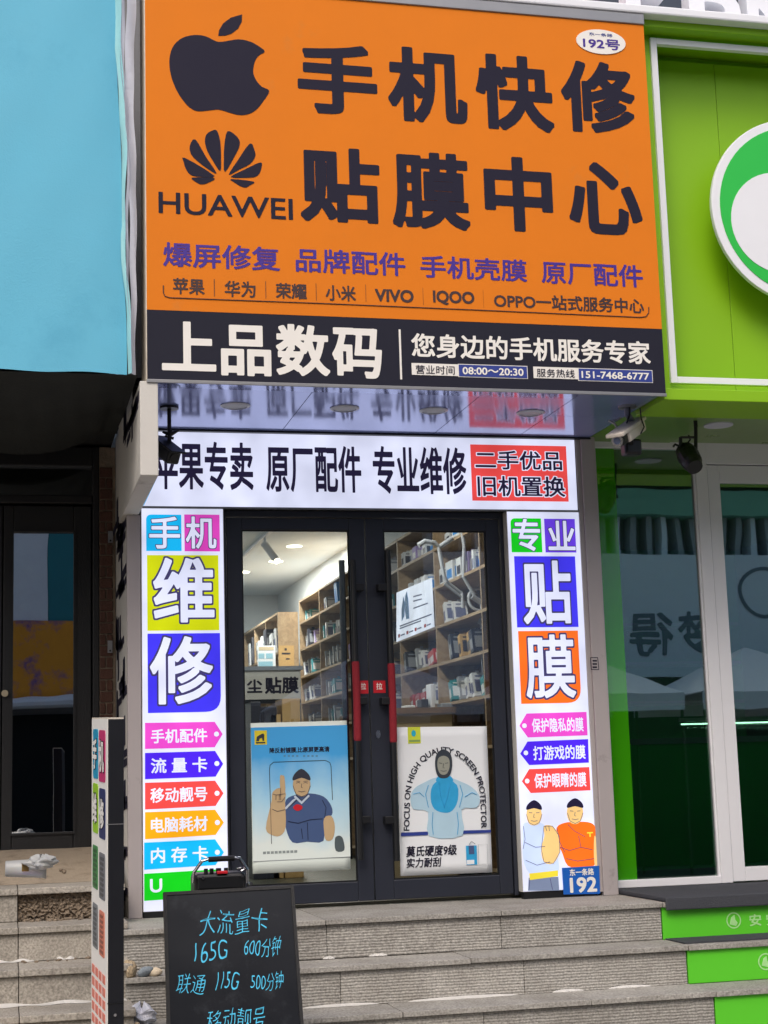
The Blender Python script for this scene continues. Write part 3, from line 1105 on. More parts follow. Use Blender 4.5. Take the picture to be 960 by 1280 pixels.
# white price card hanging in front of the shelf
cardp = Plane((SHX - .012, 0, 0), (0, -1, 0), (0, 0, 1))
card = thing('price_card', 'glowing white price card with winged phone picture hung on the shelf', 'poster', tuple(cardp.w(cardp.px(520, 760))))
ck = crop(460, 640, 4.922)
poly_px('card', cardp, [ck(178, 800), ck(410, 706), ck(394, 405), ck(178, 497)], L_SCREEN, card, .004, .004)
M_CARDINK = pbr('grey_print', c(96, 108, 150), .5)
for q in ([(210, 600), (222, 520), (232, 560), (228, 640), (212, 672)], [(232, 520), (243, 488), (252, 540), (258, 655), (240, 660), (232, 610)]):
    poly_px('printed_picture', cardp, [ck(*p) for p in q], pbr('blue_wing_print', c(110, 160, 215), .5), card, .006)
for (a, b, e, f_) in ((283, 520, 335, 506), (283, 548, 335, 534), (283, 592, 372, 560), (200, 702, 395, 628), (200, 716, 330, 668)):
    poly_px('printed_line', cardp, [ck(a, b + 5), ck(e, f_ + 5), ck(e, f_ - 3), ck(a, b - 3)], M_CARDINK, card, .006)
for x, y in ((195, 762), (246, 742), (297, 722), (355, 700)):
    poly_px('printed_dot', cardp, [ck(x - 5, y + 12), ck(x + 6, y + 8), ck(x + 6, y - 12), ck(x - 5, y - 8)], M_REDST, card, .006)
    poly_px('printed_line', cardp, [ck(x + 10, y + 2), ck(x + 36, y - 8), ck(x + 36, y - 16), ck(x + 10, y - 6)], M_CARDINK, card, .006)

# cabinet at the back
cab = thing('cabinet', 'tall wooden cabinet with open side shelves at the back of the shop', 'cabinet', (2.0, 8, 0))
CX = onY(7.4, 347, 765)[0]
CZ = onY(7.4, 347, 765)[2]
box('side_panel', (CX, CX + .21, 7.4, 7.42, 0, CZ), M_SHELF, cab)
box('back_panel', (CX + .2, CX + .215, 7.42, 9.8, 0, CZ), M_SHELFBACK, cab)
for z in (CZ - .01, CZ - .42, CZ - .85, 1.0, .3):
    box('shelf_board', (CX, CX + .2, 7.421, 9.8, z - .012, z + .01), M_SHELF, cab)
for y in (8.2, 9.0, 9.79):
    box('shelf_divider', (CX + .001, CX + .199, y - .01, y + .01, 0, CZ - .022), M_SHELF, cab)
for k in range(7):
    y = 7.6 + k * .3
    kd = (0, 1, 4)[k % 3]
    o = carton(kd, (CX + .06, y, CZ - .409), -.1, 0, 1, '%s, %s from the front on the back cabinet' % (KIND[kd], ORD[k].replace('front', 'first')), 'cartons on the back cabinet')
    o.scale = (1.2, 3, 1.5)
bp_ = FY(7.39)
fly = thing('flyer', 'white flyer with pale blue panels on the back cabinet', 'flyer', tuple(bp_.w(bp_.px(332, 822))))
ck3 = crop(280, 640, 4.921)
flp = FY(7.0)
sheet('paper', flp, rect_px(flp, ck3(205, 822), ck3(318, 965)), M_PAPER, fly, .002)
for q in ((212, 870, 248, 902), (258, 870, 300, 902), (212, 920, 300, 955)):
    sheet('printed_panel', flp, rect_px(flp, ck3(q[0], q[1]), ck3(q[2], q[3])), pbr('pale_blue_print', c(150, 196, 214), .5), fly, .004)
sheet('printed_panel', flp, rect_px(flp, ck3(214, 830), ck3(306, 850)), pbr('beige_print', c(206, 190, 160), .5), fly, .004)
kb = thing('kraft_sign', 'yellowish card with small dark print on the cabinet side', 'card', tuple(bp_.w(bp_.px(356, 820))))
sheet('paper', bp_, rect_px(bp_, ck3(335, 822), ck3(432, 948)), M_KRAFT, kb, .004)
for q in ((372, 838, 386, 852), (355, 866, 408, 876), (380, 900, 404, 908)):
    sheet('printed_line', bp_, rect_px(bp_, ck3(q[0], q[1]), ck3(q[2], q[3])), M_DARKBOX, kb, .006)
# counter with the film banner
ct = thing('counter', 'pale service counter with a dark lettered film banner', 'counter', (.8, 3.2, 0))
c0, c1 = onY(3.0, 290, 838), onY(3.0, 375, 838)
zt, zb = onY(3.0, 340, 838)[2], onY(3.0, 340, 874)[2]
box('counter_front', (RX0 + .3, c1[0], 3.0, 3.03, zb, zt), pbr('pale_counter_laminate', c(206, 204, 196), .4, var=.05), ct)
box('counter_top', (RX0 + .3, c1[0] + .02, 2.98, 3.6, zt + .001, zt + .03), pbr('grey_counter_top', c(150, 156, 164), .3, var=.05), ct)
box('counter_plinth', (RX0 + .3, c1[0], 3.004, 3.034, zb - .03, zb - .001), M_BLACKPL, ct)
cp3 = FY(3.0)
letters('贴膜', cp3, ck3(250, 1015), ck3(460, 1115), M_INK, ct, .03, .002)
letters('尘', cp3, ck3(140, 1030), ck3(236, 1112), M_INK, ct, .03, .002)
box('counter_leg', (c1[0] - .04, c1[0] - .001, 3.05, 3.55, 0, zb - .031), M_SHELF, ct)
# cartons under / below the counter
for k, (x, y, w_, h_, m, lb) in enumerate(((353, 905, 22, 32, M_KRAFT, 'tall kraft carton under the counter banner'), (338, 905, 13, 12, M_KRAFT, 'small kraft carton beside the tall one below the banner'), (326, 905, 20, 22, M_DARKBOX, 'dark carton on the floor behind the left door pane'), (314, 905, 12, 28, M_DARKBOX, 'slim dark carton at the left edge of the left pane'))):
    p = onY(2.6, x, y)
    q = onY(2.6, x + w_, y - h_)
    o = MB().box(p[0], q[0], 2.6, 2.9, 0, q[2]).build('carton', m, None, .004)
    tag(o, lb, 'box')
# glass counter right of the door
rc_ = thing('counter', 'wooden counter with cluttered top behind the right door pane', 'counter', (2.0, 1.5, 0))
box('counter_front', (1.70, 2.17, 1.5, 1.52, 0, 1.09), pbr('pale_beech_front', c(190, 170, 138), .5, var=.06), rc_)
box('counter_side', (2.14, 2.195, 1.521, 2.6, 0, 1.09), M_SHELFBACK, rc_)
box('counter_top', (1.66, 2.195, 1.48, 2.7, 1.091, 1.13), wood('brown_counter_top', c(120, 92, 64), c(146, 114, 80), .4, (1, 6, 6)), rc_)
for k, (x, y, sx_, sz_, m, lb) in enumerate(((530, 868, .05, .06, M_DARKBOX, 'dark phone stand on the brown counter top'), (540, 868, .03, .16, M_WHITEENAMEL, 'white upright phone stand on the brown counter top'), (558, 868, .08, .03, M_GREYBOX, 'flat grey box lying on the brown counter top'), (512, 876, .07, .02, M_WHITEBOX, 'flat white packet lying at the counter edge'))):
    p = onY(1.62, x, y)
    o = MB().box(p[0] - sx_ / 2, p[0] + sx_ / 2, 1.6, 1.72, 1.131, 1.131 + sz_).build('desk_item', m, None, .006)
    tag(o, lb, 'stand' if k < 2 else 'box')
# white jointed arm for holding screens
arm = thing('monitor_arm', 'white jointed clamp arms standing in front of the shelf', 'stand', (2.1, 1.2, 1.13))
AP = lambda x, y, yy=1.2: tuple(onY(yy, *ck(x, y)))
MB().tube([AP(435, 215), AP(450, 300), AP(470, 400), AP(486, 430)], .013, 10).build('arm_segment', M_LAMPOFF, arm)
MB().tube([AP(486, 430), AP(580, 500)], .009, 8).tube([AP(470, 440), AP(575, 522)], .009, 8).build('arm_segment', M_LAMPOFF, arm)
MB().tube([AP(580, 130), AP(592, 200), AP(588, 400), AP(655, 510)], .013, 10).build('arm_segment', M_LAMPOFF, arm)
MB().tube([AP(580, 500), AP(585, 590)], .012, 8).build('arm_segment', M_LAMPOFF, arm)
MB().tube([AP(700, 620), AP(702, 900), AP(716, 1110)], .008, 8).build('post', M_CHROME, arm)
ang = [2 * math.pi * k / 20 for k in range(21)]
cc = onY(1.2, *ck(685, 540))
MB().tube([(cc[0] + .075 * math.cos(a), 1.2 + .02 * math.sin(a), cc[2] + .075 * math.sin(a)) for a in ang], .01, 8, False).build('clamp_ring', M_LAMPOFF, arm)
MB().tube([AP(640, 520), AP(700, 560), AP(715, 620), AP(690, 690)], .02, 10).build('clamp', M_LAMPOFF, arm)
MB().tube([AP(310, 205), AP(350, 180), AP(410, 190), AP(440, 215), AP(520, 160)], .017, 10).build('clamp', M_LAMPOFF, arm)
# mats on the floor
o = box('door_mat', (1.0, 2.1, .25, .9, 0, .012), M_GREENMAT)
tag(o, 'dark green ribbed mat behind the right door pane', 'mat')
o = box('door_mat', (.55, .98, .25, .8, 0, .01), M_YELLOWMAT)
tag(o, 'yellowish mat just inside the left door pane', 'mat')

# ================================================================== BACKLIT SIGNS ROUND THE DOOR
# header
hd_ = thing('header_sign', 'long glowing white header sign with black characters above the door', 'sign', (1.28, 0, 2.2))
HZ0, HZ1 = 2.203, 2.632
box('sign_case', (0, 2.57, .002, .16, HZ0 + .002, HZ1), M_GREYMETAL, hd_)
f0 = FY(0)
sheet('lit_face', f0, [(0.004, HZ0 + .004), (2.566, HZ0 + .004), (2.566, HZ1), (.004, HZ1)], L_WHITE, hd_, .002, .003)
box('sign_trim', (-.002, 2.574, -.006, .0, HZ0 - .006, HZ0 + .004), M_GREYMETAL, hd_)
k5, k6 = crop(160, 470, 3.2), crop(440, 470, 3.2)
letters('苹果专卖', f0, (192, 551), k5(502, 458), L_BLACK, hd_, .022, .004)
letters('原厂配件', f0, k5(550, 275), k5(935, 468), L_BLACK, hd_, .022, .004)
letters('专业维修', f0, k6(80, 280), k6(460, 475), L_BLACK, hd_, .022, .004)
rs = sheet('red_panel', f0, rect_px(f0, k6(472, 274), k6(866, 503)), L_RED, hd_, .004, .002)
letters('二手优品', f0, k6(490, 297), k6(840, 379), L_BLACK, rs, .016, .006, (L_WHITE, .04))
letters('旧机置换', f0, k6(499, 399), k6(852, 485), L_BLACK, rs, .016, .006, (L_WHITE, .04))
poly_px('blue_corner', f0, [(178.5, 598), (196, 598), (180, 632), (178.5, 632)], lit('backlit_sky', c(120, 190, 240)), hd_, .0035, .0015)


def pillar_sign(name, label, x0, x1, z0):
    t = thing(name, label, 'sign', ((x0 + x1) / 2, 0, 0))
    box('sign_case', (x0, x1, .002, .058 if x0 < 1 else .108, z0, 2.197), M_CREAM, t)
    sheet('lit_face', f0, [(x0 + .003, z0 + .003), (x1 - .003, z0 + .003), (x1 - .003, 2.194), (x0 + .003, 2.194)], L_WHITE, t, .002, .003)
    return t


def square(t, ch, tl, br, ctl, cbr, mat, kp, rad_corner=None, oo=.035, off=.03):
    uvs = rect_px(f0, kp(*tl), kp(*br))          # bl, br, tr, tl
    rr = [0, 0, 0, 0]
    if rad_corner is not None:
        rr[rad_corner[0]] = rad_corner[1]
    p = sheet('colour_panel', f0, rounded(uvs, rr), mat, t, .004, .002)
    letters(ch, f0, kp(*ctl), kp(*cbr), L_WHITE, p, off, .006, (L_NAVYO, oo))
    return p


def arrow_tag(t, pts, hole, body, tl, br, mat, kp, spacing=1.0):
    p = poly_px('arrow_tag', f0, [kp(*q) for q in pts], mat, t, .004, .002)
    u, v = f0.px(*kp(*hole))
    sheet('tag_hole', f0, disc_uv(u, v, .0135, n=20), L_WHITE, p, .006)
    if body:
        letters(body, f0, kp(*tl), kp(*br), L_WHITE, p, .02, .006)
    return p


k7, k8 = crop(160, 620, 4.571), crop(160, 880, 4.571)
lb = pillar_sign('pillar_sign', 'left glowing pillar sign with five coloured arrow tags beside the door', 0, .458, .012)
box('sign_base', (.002, .456, .004, .05, -.02, .010), M_BLACKMETAL, lb)
square(lb, '手', (103, 106), (306, 315), (120, 118), (298, 302), L_CYAN, k7, (3, .03), .022, .016)
square(lb, '机', (321, 106), (525, 317), (328, 118), (505, 302), L_MAG, k7, None, .022, .016)
square(lb, '维', (108, 338), (521, 767), (142, 354), (494, 722), L_LIME, k7, None, .026, .022)
square(lb, '修', (111, 787), (531, 1232), (124, 804), (486, 1186), L_BLUE, k7, (1, .085), .026, .022)
arrow_tag(lb, [(97, 257), (495, 247), (540, 172), (495, 102), (97, 108)], (505, 172), '手机配件', (130, 145), (453, 218), L_PINK, k8)
arrow_tag(lb, [(97, 430), (500, 415), (543, 342), (497, 268), (97, 280)], (507, 340), '流 量 卡', (130, 310), (453, 388), L_INDIGO, k8)
arrow_tag(lb, [(97, 603), (500, 582), (545, 510), (497, 438), (97, 450)], (508, 510), '移动靓号', (127, 480), (453, 555), L_RED, k8)
arrow_tag(lb, [(97, 773), (500, 748), (547, 677), (497, 604), (97, 618)], (510, 677), '电脑耗材', (130, 650), (455, 725), L_AMBER, k8)
arrow_tag(lb, [(92, 947), (500, 920), (547, 847), (497, 773), (92, 792)], (510, 847), '内 存 卡', (130, 822), (457, 897), L_CYAN, k8)
arrow_tag(lb, [(92, 1125), (503, 1095), (549, 1020), (500, 945), (92, 970)], (512, 1018), 'U', (125, 1000), (195, 1075), L_GREEN, k8)

rb = pillar_sign('pillar_sign', 'right glowing pillar sign with printed figures and a blue number plate', 2.124, 2.573, .02)
box('sign_base', (2.13, 2.57, .004, .05, -.02, .018), M_BLACKMETAL, rb)
k9, k10 = crop(620, 630, 4.743), crop(620, 870, 4.921)
square(rb, '专', (84, 85), (274, 287), (93, 88), (265, 280), L_GREEN, k9, (3, .03), .022, .018)
square(rb, '业', (284, 88), (475, 288), (302, 100), (470, 275), L_VIOLET, k9, None, .022, .018)
square(rb, '贴', (106, 310), (488, 729), (148, 336), (452, 710), L_BLUE, k9, None, .026, .022)
square(rb, '膜', (130, 754), (505, 1178), (164, 776), (474, 1148), L_ORANGE, k9, (1, .085), .026, .018)
arrow_tag(rb, [(195, 255), (562, 242), (555, 98), (187, 108), (143, 183)], (173, 183), '保护隐私的膜', (217, 138), (538, 218), L_PINK, k10)
arrow_tag(rb, [(203, 425), (570, 410), (565, 265), (193, 280), (148, 355)], (182, 350), '打游戏的膜', (225, 308), (550, 387), L_INDIGO, k10)
arrow_tag(rb, [(213, 597), (580, 580), (572, 437), (203, 450), (158, 525)], (190, 523), '保护眼睛的膜', (232, 477), (555, 557), L_RED, k10)


def pp(name, pts, mat, par, d, pl=f0, kp=k10, sm=True):
    q = smooth_closed(pts, 3) if sm else pts
    return sheet(name, pl, [pl.px(*kp(*p)) for p in q], mat, par, d, .001)


# plain printed figures (generic stand-ins without features)
pp('printed_shirt', [(168, 790), (205, 778), (262, 778), (300, 800), (330, 880), (372, 960), (382, 1085), (290, 1098), (205, 1090), (166, 1000), (164, 880)], L_SHIRT, rb, .0035)
pp('printed_trousers', [(200, 1118), (382, 1112), (388, 1196), (196, 1198)], L_SLATE, rb, .0036, sm=False)
pp('printed_belt', [(203, 1092), (380, 1072), (380, 1108), (207, 1132)], L_YEL, rb, .0048, sm=False)
pp('printed_arm', [(292, 800), (345, 800), (385, 860), (390, 960), (350, 1030), (292, 1020), (276, 940), (296, 860)], L_TAN, rb, .005)
pp('printed_head', [(232, 668), (270, 690), (280, 740), (262, 785), (232, 796), (202, 785), (186, 740), (194, 690)], L_TAN, rb, .005)
pp('printed_hair', [(232, 640), (272, 668), (278, 700), (232, 690), (186, 700), (192, 668)], L_BLACK, rb, .0062)
pp('printed_shirt', [(372, 810), (420, 780), (480, 775), (560, 775), (606, 800), (612, 880), (604, 1040), (520, 1056), (440, 1044), (404, 960), (374, 900)], L_ORANGE, rb, .0042)
pp('printed_arm', [(604, 860), (618, 900), (622, 1035), (606, 1040), (600, 960)], L_TAN, rb, .0055)
pp('printed_head', [(484, 655), (524, 678), (534, 728), (514, 775), (484, 788), (452, 775), (434, 728), (444, 678)], L_TAN, rb, .0055)
pp('printed_hair', [(484, 628), (526, 656), (532, 688), (484, 678), (436, 688), (442, 656)], L_BLACK, rb, .0068)
for pts in ([(176, 900), (240, 930), (300, 925)], [(180, 1010), (250, 1040), (330, 1020)], [(390, 930), (450, 950), (520, 930), (590, 945)], [(430, 1000), (500, 1015), (600, 1000)]):
    MB().tube([f0.w(f0.px(*k10(*p)), .0066) for p in pts], .0016, 6).build('printed_fold', L_NAVYO, rb)
npl = poly_px('number_plate', f0, [k10(412, 1220), k10(636, 1216), k10(630, 1043), k10(402, 1057)], L_PLATE, rb, .012, .004)
letters('东一条路', f0, k10(447, 1064), k10(598, 1100), M_WHITEV, npl, .025, .0135)
letters('192', f0, k10(447, 1117), k10(618, 1203), M_WHITEV, npl, .03, .0135)

# ================================================================== MAIN SIGN
SYF = -1.15
sp = FY(SYF)
SXL, SXR, SZB, SZT = -.068, 2.66, 2.64, 4.72
SZM = sp.px(183, 387)[1]
ms = thing('shop_sign', 'big orange and navy phone repair sign above the door', 'sign', (1.3, SYF, SZB))
box('sign_box', (SXL, SXR, SYF + .004, SYF + .27, SZ + .1, SZT), M_EDGE, ms, .004)
sheet('orange_face', sp, [(SXL + .004, SZM), (SXR, SZM), (SXR, SZT), (SXL + .004, SZT)], M_ORANGE, ms, .003, .005)
sheet('navy_face', sp, [(SXL + .004, SZB), (SXR, SZB), (SXR, SZM - .001), (SXL + .004, SZM - .001)], M_NAVY, ms, .003, .005)
box('bottom_trim', (SXL, SXR + .003, SYF - .008, SYF + .001, SZB - .018, SZB - .001), M_GREYMETAL, ms, .002)
box('sign_box', (SXL, SXL + .02, SYF + .004, SYF + .27, SZB, SZ + .099), M_EDGE, ms)
box('top_cap', (SXL, SXR + .003, SYF - .012, SYF + .28, SZT + .001, SZT + .062), M_GREYMETAL, ms, .004)
k1, k2, k3, k4 = crop(160, 0, 2.8235), crop(500, 0, 2.087), crop(170, 280, 2.8235), crop(490, 280, 2.667)
D = .005
apple = [(310, 147), (272, 129), (232, 125), (192, 135), (162, 160), (148, 195), (146, 235), (155, 280), (174, 325), (200, 363), (225, 386), (250, 394), (285, 391), (320, 388), (355, 398), (390, 407), (420, 405), (450, 390), (478, 357), (498, 322), (473, 308), (453, 286), (442, 260), (443, 235), (450, 212), (463, 196), (482, 183), (462, 165), (430, 148), (390, 140), (350, 146), (328, 149)]
pp('apple_emblem', apple, M_INK, ms, D, sp, k1)
pp('apple_leaf', [(318, 128), (321, 108), (335, 84), (362, 64), (402, 52), (401, 78), (388, 102), (365, 120), (342, 127)], M_INK, ms, D, sp, k1, False)
for q in ([(225, 628), (305, 630), (285, 645), (262, 652), (245, 647)], [(200, 558), (305, 622), (255, 625), (220, 618), (203, 595), (197, 575)],
          [(237, 493), (275, 555), (312, 612), (285, 600), (245, 570), (222, 545), (218, 515)], [(313, 462), (325, 500), (328, 560), (325, 605), (300, 570), (280, 535), (271, 500), (277, 475), (295, 463)],
          [(350, 465), (375, 475), (392, 495), (393, 515), (380, 545), (342, 608), (338, 560), (340, 510)], [(430, 507), (447, 535), (448, 555), (430, 580), (395, 598), (355, 618), (385, 570)],
          [(467, 574), (470, 595), (458, 620), (430, 628), (362, 626), (410, 600)], [(362, 633), (443, 642), (430, 655), (415, 663), (395, 658), (380, 648)]):
    pp('petal_emblem', q, M_INK, ms, D, sp, k1)
letters('HUAWEI', sp, k1(107, 677), k1(582, 778), M_INK, ms, .012, D)
for ch, a, b in (('手', (370.7, 52), (472.4, 147)), ('机', (483, 57), (585, 157)), ('快', (592.5, 66), (693, 167)), ('修', (699, 74), (795.6, 170)),
                 ('贴', (374, 182), (476, 281)), ('膜', (488, 188), (588, 289)), ('中', (603, 194), (692.6, 292)), ('心', (708, 201), (804, 296))):
    letters(ch, sp, a, b, M_INK, ms, .033, D)
for bd, a, b in (('爆屏修复', k3(95, 64), k3(508, 168)), ('品牌配件', (369, 310), (507, 346)), ('手机壳膜', (524.5, 319), (658.7, 353)), ('原厂配件', (675.6, 326), (804, 360))):
    letters(bd, sp, a, b, M_PURPLE, ms, .018, D)
M_BRANDINK = pbr('dark_brown_ink', c(60, 38, 40), .6)
for bd, a, b in (('苹果', k3(130, 190), k3(242, 252)), ('华为', k3(312, 200), k3(422, 262)), ('荣耀', k3(492, 208), k3(603, 268)), ('小米', k3(668, 215), k3(776, 275)),
                 ('VIVO', (468, 361), (517, 379)), ('IQOO', (540.6, 363), (593, 383)), ('OPPO一站式服务中心', (616.7, 366), (805, 392.5))):
    letters(bd, sp, a, b, M_BRANDINK, ms, .032 if bd in ('VIVO', 'IQOO') else .022, D)
for x, y in ((267.7, 349), (332, 352), (395, 354.5), (457, 356), (528.6, 360), (604, 363)):
    sheet('divider_line', sp, rect_px(sp, (x - .5, y), (x + .5, y + 21.5)), M_BRANDINK, ms, D)
br_ = [(204, 357), (204, 366), (206, 370.5), (212, 372.5), (400, 379.5), (600, 388), (800, 397), (807, 396), (810.5, 391), (810.5, 384)]
MB().tube([sp.w(sp.px(*p), D) for p in br_], .0026, 6).build('bracket_line', M_BRANDINK, ms)
for ch, a, b in (('上', k3(90, 342), k3(283, 522)), ('品', k3(298, 355), k3(478, 540)), ('数', k3(492, 352), k3(685, 540)), ('码', k3(690, 365), k3(870, 548))):
    letters(ch, sp, a, b, M_WHITEV, ms, .028, D)
sheet('divider_line', sp, rect_px(sp, (498, 412), (502.5, 474.5)), M_WHITEV, ms, D)
letters('您身边的手机服务专家', sp, k4(62, 364), k4(862, 470), M_WHITEV, ms, .022, D)
for tl, br, m, body, a, b, tm, of in (((514, 454), (572.6, 470.5), M_WHITEV, '营业时间', (519, 456.5), (568, 469), M_INK, .006), ((573, 456), (658.7, 473), M_BLUEINK, '08:00～20:30', (577.5, 459), (654, 470.5), M_WHITEV, .02),
                                      ((666, 458.5), (722.2, 474.5), M_WHITEV, '服务热线', (670, 461), (718, 473), M_INK, .006), ((722.7, 461), (815, 478), M_BLUEINK, '151-7468-6777', (726, 464), (811, 475.5), M_WHITEV, .02)):
    if m is M_BLUEINK:
        q = rect_px(sp, tl, br)
        sheet('plate_border', sp, [(q[0][0] - .004, q[0][1] - .004), (q[1][0] + .004, q[1][1] - .004), (q[2][0] + .004, q[2][1] + .004), (q[3][0] - .004, q[3][1] + .004)], M_WHITEV, ms, D - .001)
    p = sheet('text_plate', sp, rect_px(sp, tl, br), m, ms, D + .001)
    letters(body, sp, a, b, tm, p, of, D + .003)
u, v = sp.px(750.6, 53)
ov = sheet('address_oval', sp, disc_uv(u, v, .143, .071), M_WHITEV, ms, .008, .004)
letters('东一条路', sp, (735.5, 41), (765, 47.5), M_BLUEINK, ov, .01, .0095)
letters('192号', sp, k2(475, 99), k2(573, 134), M_PURPLE, ov, .02, .0095)

# ================================================================== UPPER LEDGE AND LETTERS
up = thing('upper_sign', 'big white block letters standing on a pale ledge above the green sign', 'sign', (2.5, -1.1, 4.8))
lp = FY(-1.17)
a = lp.px(805, 19)
b = lp.px(960, 40)
c_ = lp.px(960, 26)
box('ledge', (1.2, 6, -1.17, -.3, SZT + .064, SZT + .115), M_WHITEENAMEL, up, .01)
upl = FY(-.95)
for ch, x0, x1 in (('E', 783, 836), ('B', 862, 926), ('K', 934, 992)):
    v_, f_ = glyphs(ch, .03)
    lo, hi = v_.min(0), v_.max(0)
    p0, p1 = upl.px(x0, 14), upl.px(x1, 14)
    zb_ = SZT + .116
    uv = [(p0[0] + (q[0] - lo[0]) / (hi[0] - lo[0]) * (p1[0] - p0[0]), zb_ + (q[1] - lo[1]) / (hi[1] - lo[1]) * .42) for q in v_]
    MB().add([upl.w(q, 0) for q in uv], f_).build('block_letter', M_WHITEENAMEL, up, solid=.1)
box('red_panel', (2.1, 2.6, -.5, -.45, SZT + .12, SZT + .6), pbr('red_board', c(170, 36, 40), .5), up)
box('dark_backboard', (2.62, 6, -.42, -.36, SZT + .1, SZT + 1.2), pbr('slate_board', c(60, 68, 82), .5), up)

# ================================================================== RIGHT SHOP (green)
gs = thing('shop_sign', 'lime green sign box with white frame and round logo', 'sign', (3.6, -1.1, 2.65))
GF = FY(-1.1)
gx0 = 2.672
ztop = GF.px(806, 20)[1]
zb0, zb1 = GF.px(812, 499)[1], GF.px(812, 484.6)[1]
gz_t2 = GF.px(812, 40)[1]
wf = FY(-1.02)
fx_l = wf.px(812.8, 46.4)[0]
wz1 = wf.px(813, 46.4)[1]
wz0 = wf.px(839, 478.6)[1]
box('green_surround', (gx0, 6, -1.1, -.7, ztop - .06, ztop - .0), M_GREEN, gs, .004)
box('green_surround', (gx0, 6, -1.1, -.7, zb0, zb1), M_GREEN, gs, .004)
box('green_panel', (gx0, 6, -.76, -.72, zb1 + .001, ztop - .061), M_GREEN, gs)
for a, b in ((gx0, 3.24), (3.2425, 5.9)):
    box('green_panel', (a + (.1 if a < 3 else 0), b, -.8, -.761, wz0 + .01, wz1 - .02), M_GREEN, gs, .002)
box('green_surround', (gx0, fx_l + .005, -1.0, -.761, zb1 + .001, ztop - .061), M_GREEN, gs)
fm = MB()
fm.box(fx_l, fx_l + .037, -1.02, -.985, wz0, wz1).box(fx_l + .037, 6, -1.02, -.985, wz1 - .037, wz1).box(fx_l + .037, 6, -1.02, -.985, wz0, wz0 + .037)
fm.build('white_frame', M_WHITEENAMEL, gs, .003)
lgp = FY(-.99)
cx_, cy_ = lgp.px(1001.5, 264)
rr_ = cx_ - lgp.px(890, 262)[0]
logo = MB().slab(lgp, disc_uv(cx_, cy_, rr_, n=64), -.03, 0).build('round_logo', M_WHITEENAMEL, gs, .004)
MB().slab(lgp, disc_uv(cx_, cy_, rr_ * .5, n=24), -.2, -.031).build('logo_mount', M_GREYMETAL, logo)
sheet('green_disc', lgp, disc_uv(cx_, cy_, rr_ * .91, n=64), M_GREENLOGO, logo, .004, .003)
ix, iy = lgp.px(974, 279)
sheet('white_swirl', lgp, disc_uv(ix, iy, rr_ * .54, n=48), M_WHITEENAMEL, logo, .007, .003)

rsb = thing('shop_building', 'right shop front with white framed tinted glass and green canopy', 'shop', (3.8, 0, 0))
WY = .1
box('soffit_panel', (2.665, 3.22, -1.095, .1, zb0 + .03, zb0 + .05), M_SOFFGREEN, rsb)
box('soffit_panel', (3.224, 6, -1.095, .1, zb0 + .034, zb0 + .054), pbr('olive_soffit', c(120, 150, 84), .3, var=.1), rsb)
p = onZ(zb0 + .034, 898, 531)
dlo = MB().slab(Plane((p[0], p[1], zb0 + .034), (1, 0, 0), (0, -1, 0)), disc_uv(0, 0, .085), 0, .006).build('downlight', M_LAMPTRIM, rsb)
box('wall', (2.72, 6, .16, .25, 2.66, 9), M_WALL, rsb)
wp = FY(WY)
k11, k12 = crop(730, 480, 4), crop(730, 780, 3.765)
zt_f, zt_g = wp.px(760, 548)[1], wp.px(760, 559.5)[1]
xa = 2.692
xg0 = (wp.px(*k11(45, 318))[0] + wp.px(*k12(160, 1207))[0]) / 2
xg1 = (wp.px(*k11(545, 318))[0] + wp.px(*k12(652, 1185))[0]) / 2
xm1 = (wp.px(*k11(600, 420))[0] + wp.px(*k12(716, 1190))[0]) / 2
xs0 = (wp.px(*k11(672, 492))[0] + wp.px(*k12(775, 1143))[0]) / 2
zg0 = (wp.px(*k12(160, 1207))[1] + wp.px(*k12(652, 1185))[1]) / 2
zs1, zs0 = wp.px(*k11(680, 492))[1], wp.px(*k12(775, 1143))[1]
zs_head = wp.px(900, 580)[1]
print('right', xg0, xg1, xm1, xs0, zg0, zs1, zs0, zt_f, zt_g, zs_head)
fw = MB()
fw.box(xa, xg0, WY, .16, .007, zt_f).box(xg1, xm1, WY, .16, .007, zt_f).box(xg0, xg1, WY, .16, zt_g, zt_f).box(xg0, xg1, WY, .16, .007, zg0)
fw.box(xm1, 6, WY + .004, .16, zs_head, zt_f)
win = fw.build('window_frame', M_WHITEFRAME, rsb, .004)
box('window_pane', (xg0 - .004, xg1 + .004, .128, .134, zg0 - .004, zt_g + .004), M_GGLASS, win)
MB().box(xg0, xg0 + .012, WY + .012, .127, zg0, zt_g).box(xg1 - .012, xg1, WY + .012, .127, zg0, zt_g).build('glazing_bead', M_WHITEFRAME, win)
gsx = (wp.px(*k11(152, 318))[0] + wp.px(*k12(262, 1198))[0]) / 2
box('green_film', (xg0 + .001, gsx, .1245, .1268, zg0, zt_g), filmed('green_window_film', c(62, 158, 14), 6), win)
sx1 = xs0 + .95
fd = MB()
fd.box(xm1 + .004, xs0, WY + .012, .16, .012, zs_head - .005).box(sx1, sx1 + .1, WY + .012, .16, .012, zs_head - .005).box(xs0, sx1, WY + .012, .16, zs1, zs_head - .005).box(xs0, sx1, WY + .012, .16, .012, zs0)
gd = fd.build('door', M_WHITEFRAME, rsb, .004)
sw = MB().box(sx1 + .104, sx1 + .16, WY, .16, .007, zs_head - .004).box(5.94, 6, WY, .16, .007, zs_head - .004).box(sx1 + .16, 5.94, WY, .16, .007, zg0).build('window_frame', M_WHITEFRAME, rsb, .004)
box('window_pane', (sx1 + .156, 5.944, .128, .134, zg0 - .004, zs_head - .006), M_GGLASS, sw)
box('door_pane', (xs0 - .004, sx1 + .004, .132, .138, zs0 - .004, zs1 + .004), M_GGLASS, gd)
